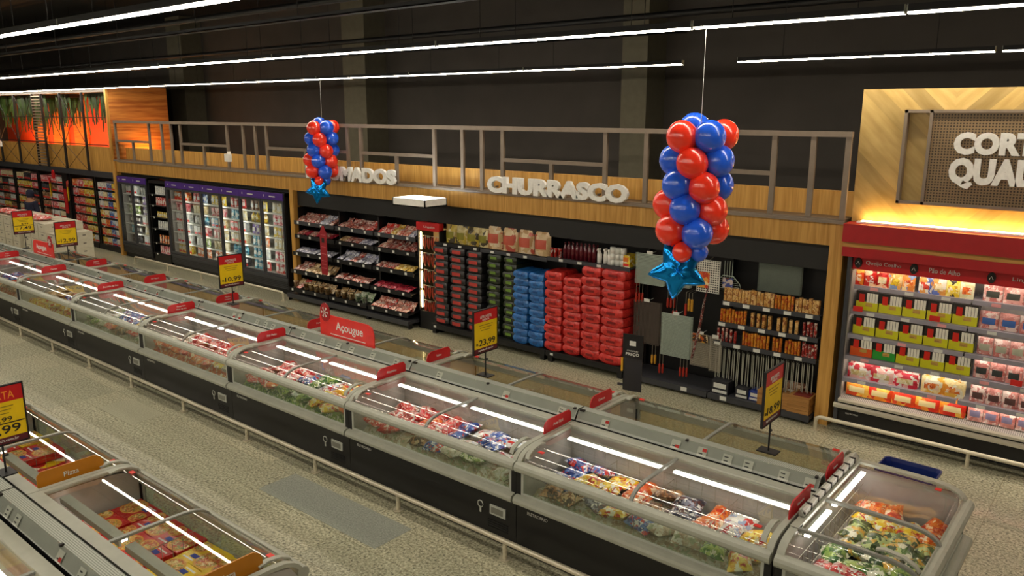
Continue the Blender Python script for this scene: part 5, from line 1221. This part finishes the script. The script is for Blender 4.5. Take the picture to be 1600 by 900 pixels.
# boxes on the base shelf
for k, (x, w_, d, h, m_, m2_, lab) in enumerate(((1.60, .30, .3, .20, mat('black_box', '1c1c24', .5), PAPER, 'stack of black boxes'), (1.93, .22, .25, .16, MATS['black_box'], PAPER, 'flat black box with white labels'), (2.12, .2, .2, .14, mat('blue_box', '20388c', .5), PAPER, 'blue box with white labels'))):
    o = obj('boxed_set', carton_mesh(w_*.9, d, h), [m_, m2_, m2_], None, (-6.3+x, FY+.06, .122)); tag(o, lab+' on the base shelf under the skewers', 'box')
def crate(x, w_, d, h, label, lid=False):
    t = thing('wooden_crate', label, 'wooden box', (x, FY+.03, .122), 0, 'wooden boxes under the skewers'); b = MB(); n = 4
    for k in range(n): b.box(-w_/2, w_/2, -d/2, d/2, k*h/n, (k+1)*h/n-.004)
    obj('slatted_box', b, CRATE, t)
    if lid: obj('red_lid_label', MB().box(-w_*.32, w_*.4, -d*.3, d*.35, h-.003, h+.003), mat('lid_red', '7c2820', .5), t)
crate(-3.97, .28, .3, .22, 'left wooden slatted box on the base shelf')
crate(-3.75, .13, .25, .2, 'narrow wooden box behind the 18,99 sign')
crate(-3.52, .30, .34, .24, 'wooden box with red lid label next to the pillar', True)
item('pouch', pouch_mesh(.3, .3, .12, 8), (-3.72, FY+.30, .125), 'brown', 'brown mesh bag standing behind the wooden boxes', None, cat='bag')

# --- price checker stand
t = thing('price_checker', 'dark price checker stand reading CONSULTE SEU PREÇO behind the island', 'price checker', (-4.72, 8.05, 0), .18)
obj('pole', MB().cyl((0, 0, 0), (0, 0, .98), .022, 10).cyl((0, 0, 0), (0, 0, .015), .14, 20), CHROME, t)
obj('panel', MB().box(-.12, .12, -.035, -.022, .86, 1.56), mat('checker_grey', '2c2a2e', .4), t); obj('side_panel', MB().box(-.12, -.108, -.035, .06, .86, 1.28), DARKG, t)
obj('head', MB().box(-.13, .13, -.05, -.035, 1.28, 1.58), BLACKP, t)
letters('PREÇO', PAPER, t, (0, -.053, 1.33), .17, .045, off=.02); letters('CONSULTE SEU', PAPER, t, (0, -.053, 1.375), .14, .016)
obj('barcode_icon', MB().box(-.04, .04, -.0535, -.050, 1.44, 1.50), PAPER, t); obj('yellow_reader', MB().box(-.15, -.125, -.04, .0, 1.10, 1.27), mat('reader_yellow', 'd8a020'), t)
obj('bracket', MB().box(-.2, -.02, -.01, .01, .9, .93), DARKG, t)

# ------------------------------------------------------------------ red chilled display
t = thing('chilled_display', 'open chilled display case with red header under the butcher sign', 'display case', (-3.06, 10.55, 0))
W = 8.4
b = MB(); b.box(0, W, .2, .75, 0, .12); b.box(0, .05, .0, .75, .12, 2.4); b.box(0, W, .7, .75, .12, 2.4); b.box(0, W, .1, .75, 2.27, 2.4); b.box(0, W, .05, .12, .1, .30)
obj('cabinet', b, DARKG, t); obj('black_base', MB().box(0, W, .03, .08, .1, .33), BLACKP, t)
obj('interior', MB().box(.05, W, .66, .70, .4, 2.27).box(.05, .06, .05, .66, .4, 2.2), LINER, t)
h = obj('red_header', MB().box(0.04, W, .06, .1, 2.22, 2.39), RED, t)
letters('Queijo Coalho', PAPER, h, (.42, .055, 2.315), .42, .06); letters('Pão de Alho', PAPER, h, (1.12, .055, 2.315), .34, .06); letters('Linguiça', PAPER, h, (1.98, .055, 2.315), .3, .06)
for x in (.12, .78, 1.62):
    n = 18; d = obj('round_icon', MB().extr([(x+.045*math.cos(2*PI*k/n), 2.31+.065*math.sin(2*PI*k/n)) for k in range(n)], .04, .06, axis='y'), INK, t)
    obj('icon_mark', MB().tube([(x-.02, .038, 2.29), (x, .038, 2.33), (x+.02, .038, 2.29)], .004, 5), PAPER, d)
obj('light_strip', MB().box(.1, W-.1, .12, .16, 2.23, 2.245), HEADLED, t)
obj('front_trim', MB().extr([(-.02, .40), (-.05, .38), (-.05, .34), (.05, .30), (.05, .34), (-.02, .38)], 0, W).extr([(.0, .47), (-.03, .45), (-.03, .42), (.02, .41), (.05, .45)], 0.05, W), mat('cream_trim', 'bdb6a2', .35), t)
obj('perforated_deck', MB().extr([(-.02, .45), (.2, .51), (.2, .50), (-.02, .44)], .05, W), DECKP, t)
obj('maker_plate', MB().box(.12, .3, .025, .031, .24, .28), BLACKM, t); letters('ELETROFRIO', PAPER, t, (.23, .024, .26), .16, .02)
SH = [(2.02, .18), (1.69, .13), (1.37, .10), (1.08, .07), (.78, .04)]
for i, (z, yf) in enumerate(SH):
    for a, c in ((.06, 1.42), (1.44, 2.9), (2.92, 4.4)):
        s = obj('shelf', MB().box(a, c, yf+.01, .62, z-.045, z-.03).box(a, c, yf-.005, yf+.01, z-.085, z-.03), mat('shelf_lilac', '9a96a0', .4), t)
        for k in range(3): obj('price_tag', MB().box(a+.2+k*.42, a+.3+k*.42, yf-.009, yf-.005, z-.08, z-.04), PAPER if (k+i) % 3 else mat('pale_pink_tag', 'e8a0a0'), s)
        obj('under_shelf_light', MB().box(a+.03, c-.03, yf+.03, yf+.05, z-.056, z-.046), emis('shelf_led', (1, .94, .86), 7), s)
def cheese_mesh(w_, h):     # tray pack: coloured lower half, white cheese sticks above, red badge
    b = MB(); b.box(-w_/2, w_/2, -.03, .03, 0, h, 0); b.box(-w_/2+.003, w_/2-.003, -.034, -.03, .0, h*.47, 1)
    for k in range(4): b.box(-w_*.02+k*w_*.125, -w_*.02+k*w_*.125+w_*.105, -.036, -.03, h*.44, h*.93, 2)
    b.box(-w_*.36, -w_*.12, -.036, -.03, h*.42, h*.85, 3); b.lathe([(.001, 0), (.03, .001)], 8, (.02, -.035, h*.3), 4)
    b.box(-w_*.05, w_*.25, -.036, -.033, h*.22, h*.4, 4)
    return b.mesh('cheese_pack')
CHB = mat('pack_black', '201a16', .35, coat=.4); CHW = mat('cheese_white', 'f0ecdc', .5); CHR = mat('badge_red', 'd42414', .4)
CH = cheese_mesh(.285, .235)
X0, Y0 = -3.06, 10.55
def packs(kind, z, y, xs, mats, lab, grp, me=None, rot=.0, sc=(1, 1, 1), cat='pack'):
    for k, x in enumerate(xs):
        m_ = mats[k % len(mats)] if isinstance(mats[0], (list, tuple)) else mats
        for q in range(2):
            o = obj(kind, me, list(m_), None, (X0+x, Y0+y+q*.09, z), (rot, 0, random.uniform(-.03, .03))); o.scale = sc
            tag(o, '%s, %s from left, %s' % (lab, nth(k), ['front', 'rear'][q]), cat, grp)
cy_ = [.24+.285*k for k in range(5)]
YL = mat('cheese_yellow', 'd8d41c', .4, coat=.4); TN = mat('bread_tan', 'c8a050', .5); GN = mat('cheese_green', '2c9c34', .4); OG = mat('cheese_orange', 'e05a1c', .4)
for i, z in enumerate((1.665, 1.345, 1.055)):
    ml = [CHB, YL, CHW, CHR, TN]
    mm = [ml] if i < 2 else [[CHB, OG, CHW, CHR, TN], [CHB, GN, CHW, CHR, TN], ml, ml, ml]
    packs('cheese_pack', z, SH[i+1][1]+.08, cy_, mm, 'boxed cheese sticks on the %s chilled shelf' % ORD[i+1], 'cheese packs', CH, sc=(.98, 1, 1.08))
pinkp = pouch_mesh(.29, .19, .09, 11); RP = [printed('pink_pack', ['d82c44', 'f0b8b0', 'e8e0d8', 'c01c30'], 12), PAL['cream']]; YP = [printed('garlic_pack', ['f0b840', 'f8e0a0', 'e89820', 'f4ecd0'], 10), PAL['orange']]
packs('bread_pack', .745, .14, cy_[:3], RP, 'red and white bread pack on the fifth chilled shelf', 'red bread packs', pinkp, sc=(1, 1, 1))
packs('bread_pack', .745, .14, [1.12, 1.36], YP, 'golden bread pack on the fifth chilled shelf', 'golden bread packs', pinkp, sc=(.85, 1, 1.1))
rb = pouch_mesh(.29, .2, .1, 12); RB = [printed('red_orange_pack', ['e04818', 'f09028', 'd82c18', 'f0c050'], 7), mat('bread_cream', 'f0dca0')]
packs('bread_pack', .505, .14, cy_, RB, 'red and orange bread pack on the chilled deck', 'red and orange bread packs', rb)
tp = pouch_mesh(.17, .23, .06, 13)
tops = [RB[0], printed('pk_red', ['c82018', 'e87838', 'a81810', 'f0c8a0'], 12), MATS['pk_red'], printed('pk_peach', ['f0b060', 'f4d8a0', '8098c0', 'e89040'], 12), MATS['pk_peach'], printed('pk_white', ['f0f0e8', 'e0a050', 'e8e4d8', '5c70b8'], 13), MATS['pk_white'], printed('pk_yel', ['e8cc30', '2c2820', 'f0e080', 'd8b020'], 12), printed('pk_cream', ['e8e4c0', 'f0ecd0', 'dcd8a8'], 8)]
for k, m_ in enumerate(tops):
    item('pouch', tp, (X0+.06+.02+k*.155+(.04 if k > 4 else 0), Y0+.23, 1.985), m_, 'garlic bread pouch on the top chilled shelf, %s from the left' % nth(k), 'pouches on the top chilled shelf', m2=[PAL['orange'], PAL['red'], PAL['cream'], PAL['yellow']][k % 4], cat='pouch', sc=(.9, 1, 1))
SPK = pouch_mesh(.19, .21, .09, 15); SM = [printed('sausage_pack', ['e0a8a0', 'c87870', 'f0d8d0', 'd89088'], 18), mat('label_blue', '3c68b0')]
LBs = [mat('label_dark', '3c4038', .5), mat('label_blue', '3c68b0', .5), mat('label_cream', 'b8b8a0', .5), mat('label_charcoal', '383c3a', .5), mat('label_redgrey', '5c3c38', .5), mat('label_lilac', '8880a0', .5)]
for i, z in enumerate((1.985, 1.665, 1.345, 1.055, .745, .505)):
    yy = (SH[i][1] if i < 5 else .05)+.09
    st = .21 if i < 2 else .17; n = int(2.6/st)
    for k in range(n):
        o = obj('sausage_pack', SPK, [SM[0], LBs[i]], None, (X0+1.63+k*st, Y0+yy, z), (0, 0, random.uniform(-.1, .1))); o.scale = (st/.195, 1, 1.0)
        tag(o, 'sausage tray with %s label, %s chilled shelf down, %s from left' % (['dark', 'blue', 'cream', 'charcoal', 'red and grey', 'lilac'][i], ORD[i], nth(k)), 'sausage pack', 'sausage packs in the chilled display')
for k, (x, z, yf) in enumerate(((.16, 1.60, .1), (1.07, 1.62, .1), (2.02, 1.02, .0))):
    o = obj('offer_card', MB().box(-.06, .06, 0, .003, 0, .07), REDV, None, (X0+x, Y0+yf-.02, z+.06)); tag(o, 'small red offer card clipped to the chilled shelves, %s from the left' % ORD[k], 'card', 'red offer cards')

# ------------------------------------------------------------------ far left: dry goods shelves, carton stacks, person
def gond(x0, x1, label, rows_, wh):
    t = thing('goods_shelving', label, 'shelving', (x0, FY+.12, 0), 0, 'dry goods shelving far left'); W = x1-x0
    b = MB(); b.box(0, W, .5, .55, 0, 2.25); b.box(0, .06, 0, .5, 0, 2.25); b.box(W-.06, W, 0, .5, 0, 2.25); obj('frame', b, BLACKP, t); obj('base', MB().box(0, W, -.05, .5, 0, .15), BLACKM, t)
    nr = len(rows_)
    for i, row in enumerate(rows_):
        z = .16+i*2.0/nr
        s = obj('shelf', MB().box(.06, W-.06, .02, .5, z-.025, z), BLACKM, t)
        obj('price_tag', MB().box(.3, .38, .014, .02, z-.03, z), PAPER, s)
        q = len(row); h = 2.0/nr-.07
        for k, c in enumerate(row):
            w_ = (W-.14)/q
            key = ('dg', round(w_, 2), round(h, 2))
            if key not in KM: KM[key] = carton_mesh(w_*.94, .34, h)
            item('carton', KM[key], (x0+.07+w_*(k+.5), FY+.34, z), c, '%s carton, %s shelf up, %s, %s from left' % (PNAME.get(c, c), ORD[i], wh, ORD[k]), 'cartons on the far left shelves', m2=PAL[c])
Y_, R_, B_, Wt, Pk, Cr, Or, Gr = 'yellow', 'red', 'blue', 'white', 'pink', 'cream', 'orange', 'green'
gond(-25.75, -24.02, 'dry goods shelving beside the wooden post', [[Y_, Cr, B_, Wt, Pk], [Or, Y_, B_, Wt, Pk], [Cr, Or, B_, Wt, Pk], [Y_, Cr, B_, Wt, Pk], [Wt, Cr, B_, Y_, Pk], [Wt, Cr, B_, Y_, Or], [Wt, Wt, B_, Y_, Or]], 'bay beside wooden post')
gond(-27.6, -25.8, 'dry goods shelving with red and yellow cartons', [[R_, R_, Y_, Wt], [R_, R_, Y_, Y_], [R_, R_, Y_, Gr], [R_, R_, Y_, Wt], [R_, Pk, Y_, Y_], [Pk, Or, Y_, Y_], [Or, Pk, Y_, Y_]], 'bay with red and yellow cartons')
for g in range(3):
    gond(-30.2-g*2.2, -28.05-g*2.2, 'distant dry goods shelving, %s bay beyond the dark column' % ORD[g], [[random.choice((Cr, Wt, Pk, Y_, 'brown', 'dark')) for _ in range(3)] for _ in range(7)], '%s bay beyond the dark column' % ORD[g])
trim(MB().box(-28.02, -27.62, FY+.05, 11.7, 0, 2.3), BLACKP)
tag(obj('notice_board', MB().box(-27.95, -27.72, FY+.03, FY+.045, .95, 1.75), RED), 'narrow red panel on the dark column between the far left shelves', 'panel')
CART = mat('white_carton', 'cfc7b0', .6); cm = carton_mesh(.50, .45, .235, False)
b = MB(); b.box(-.25, .25, -.22, .22, 0, .215, 0); b.box(-.06, .06, -.222, -.22, .11, .14, 1); b.box(-.2, .2, -.222, -.22, .19, .2, 1); b.box(.25, .252, -.04, .04, .11, .14, 1); CM = b.mesh('white_carton')
for i in range(8):
    for j in range(2):
        for k in range(6):
            if i < 6 or True:
                x = -22.35-.56*i-(.25 if i > 3 else 0); y = 8.3+.5*j
                n = 6 if i else 5
                if k >= n: continue
                o = obj('stacked_carton', CM, [CART, mat('carton_print', '6c6458')], None, (x+random.uniform(-.01, .01), y, k*.218), (0, 0, random.uniform(-.03, .03)))
                tag(o, 'stacked white carton, %s column from right, %s row, %s from floor' % (ORD[i], ['front', 'rear'][j], ORD[k]), 'carton', 'white cartons')
for i in range(6):
    b = MB(); random.seed(i)
    o = obj('red_white_pack', pillow(.5, .42, .14, 60+i), [printed('redwhite', ['d82c24', 'f0e4e0', 'c81c1c', 'e87c70'], 26)], None, (-23.6-.55*i, 8.35, 1.315)); tag(o, 'red and white pack on top of the white cartons, %s from right' % ORD[i], 'pack', 'red and white packs on the cartons')
for i, (x, z) in enumerate(((-25.9, 1.55), (-27.2, 1.6))):
    t = thing('hanging_price_card', 'yellow price card with red top hanging before the far left shelves, %s from the right' % ORD[i], 'price card', (x, 10.0, z), -.5, 'yellow price cards far left')
    obj('card', MB().box(-.17, .17, 0, .008, 0, .42), YEL, t); obj('red_top', MB().box(-.17, .17, -.004, .012, .42, .6), RED, t); obj('print', MB().box(-.11, .11, -.003, 0, .06, .13).box(-.1, .1, -.003, 0, .25, .27), INK, t); obj('pole', MB().cyl((0, .02, -z), (0, .02, .5), .008, 6), BLACKM, t)
tag(obj('round_sign', MB().extr([(.12*math.cos(2*PI*k/16), .15*math.sin(2*PI*k/16)) for k in range(16)], 0, .02, axis='y'), RED, None, (-28.3, 10.52, 2.2)), 'small red round sign at the top of the dark column', 'sign')
# person: skin-modifier body
def person(loc, rz, label):
    t = thing('person', label, 'person', loc, rz)
    def skin(name, pts, edges, rad, m_, root=0, lv=2):
        me = bpy.data.meshes.new(name); me.from_pydata(pts, edges, []); o = bpy.data.objects.new(name, me); COL.objects.link(o)
        md = o.modifiers.new('s', 'SKIN'); sub = o.modifiers.new('u', 'SUBSURF'); sub.levels = sub.render_levels = lv
        for i, r_ in enumerate(rad): me.skin_vertices[0].data[i].radius = r_ if isinstance(r_, tuple) else (r_, r_)
        me.skin_vertices[0].data[root].use_root = True
        dg = bpy.context.evaluated_depsgraph_get(); dg.update()
        m2 = bpy.data.meshes.new_from_object(o.evaluated_get(dg)); COL.objects.unlink(o); bpy.data.objects.remove(o)
        for p in m2.polygons: p.use_smooth = True
        m2.materials.clear(); m2.materials.append(m_)
        q = bpy.data.objects.new(name, m2); COL.objects.link(q); q.parent = t; return q
    P_ = [(0, 0, .98), (0, 0, 1.15), (0, 0, 1.35), (0, .0, 1.5), (0, -.01, 1.57), (0, -.02, 1.66), (0, -.02, 1.76),
          (.1, 0, .93), (.11, -.01, .5), (.11, .02, .09), (.12, -.1, .04), (-.1, 0, .93), (-.11, -.01, .5), (-.11, .02, .09), (-.12, -.1, .04),
          (.17, 0, 1.46), (.25, .02, 1.2), (.24, -.16, 1.02), (.22, -.24, 1.0), (-.17, 0, 1.46), (-.25, .02, 1.2), (-.24, -.16, 1.02), (-.22, -.24, 1.0)]
    E_ = [(0, 1), (1, 2), (2, 3), (3, 4), (4, 5), (5, 6), (0, 7), (7, 8), (8, 9), (9, 10), (0, 11), (11, 12), (12, 13), (13, 14), (3, 15), (15, 16), (16, 17), (17, 18), (3, 19), (19, 20), (20, 21), (21, 22)]
    R2 = [(.17, .12), (.16, .12), (.18, .13), (.12, .09), .055, .085, .08, .1, .065, .045, .04, .1, .065, .045, .04, .07, .052, .04, .035, .07, .052, .04, .035]
    skin('body', P_, E_, R2, mat('skin_tone', 'a87858', .6))
    Pj = [P_[1], P_[2], P_[3], P_[15], P_[16], P_[17], P_[19], P_[20], P_[21], (0, 0, .92)]
    skin('navy_jacket', Pj, [(0, 1), (1, 2), (2, 3), (3, 4), (4, 5), (2, 6), (6, 7), (7, 8), (0, 9)], [(.2, .15), (.215, .16), (.14, .11), .09, .07, .055, .09, .07, .055, (.2, .15)], mat('navy_cloth', '161a34', .8))
    skin('dark_trousers', [P_[0], P_[7], P_[8], P_[9], P_[11], P_[12], P_[13]], [(0, 1), (1, 2), (2, 3), (0, 4), (4, 5), (5, 6)], [(.18, .13), .115, .08, .065, .115, .08, .065], mat('dark_trousers', '181820', .8))
    hb = MB(); hb.lathe([(.001, .15), (.06, .14), (.1, .1), (.115, .03), (.11, -.04), (.09, -.1)], 14, (0, .005, 1.72)); obj('hood', hb, MATS['navy_cloth'], t)
    for s in (-1, 1):
        for f_ in range(4):
            x = s*(.22+(f_-1.5)*.02); b = MB(); b.tube([(x, -.25, 1.0), (x, -.30, .99), (x, -.33-.004*f_, .965)], [.011, .010, .007], 6); obj('finger', b, MATS['skin_tone'], t)
        b = MB(); b.tube([(s*.19, -.23, 1.0), (s*.165, -.26, .99), (s*.16, -.29, .975)], [.012, .011, .008], 6); obj('thumb', b, MATS['skin_tone'], t)
        b = MB(); b.tube([(s*.115, .05, .05), (s*.117, -.05, .05), (s*.12, -.16, .04), (s*.12, -.2, .035)], [.045, .05, .045, .02], 10); obj('shoe', b, BLACKM, t)
person((-27.1, 9.35, 0), .3, 'person in a dark navy hooded jacket standing behind the white cartons')
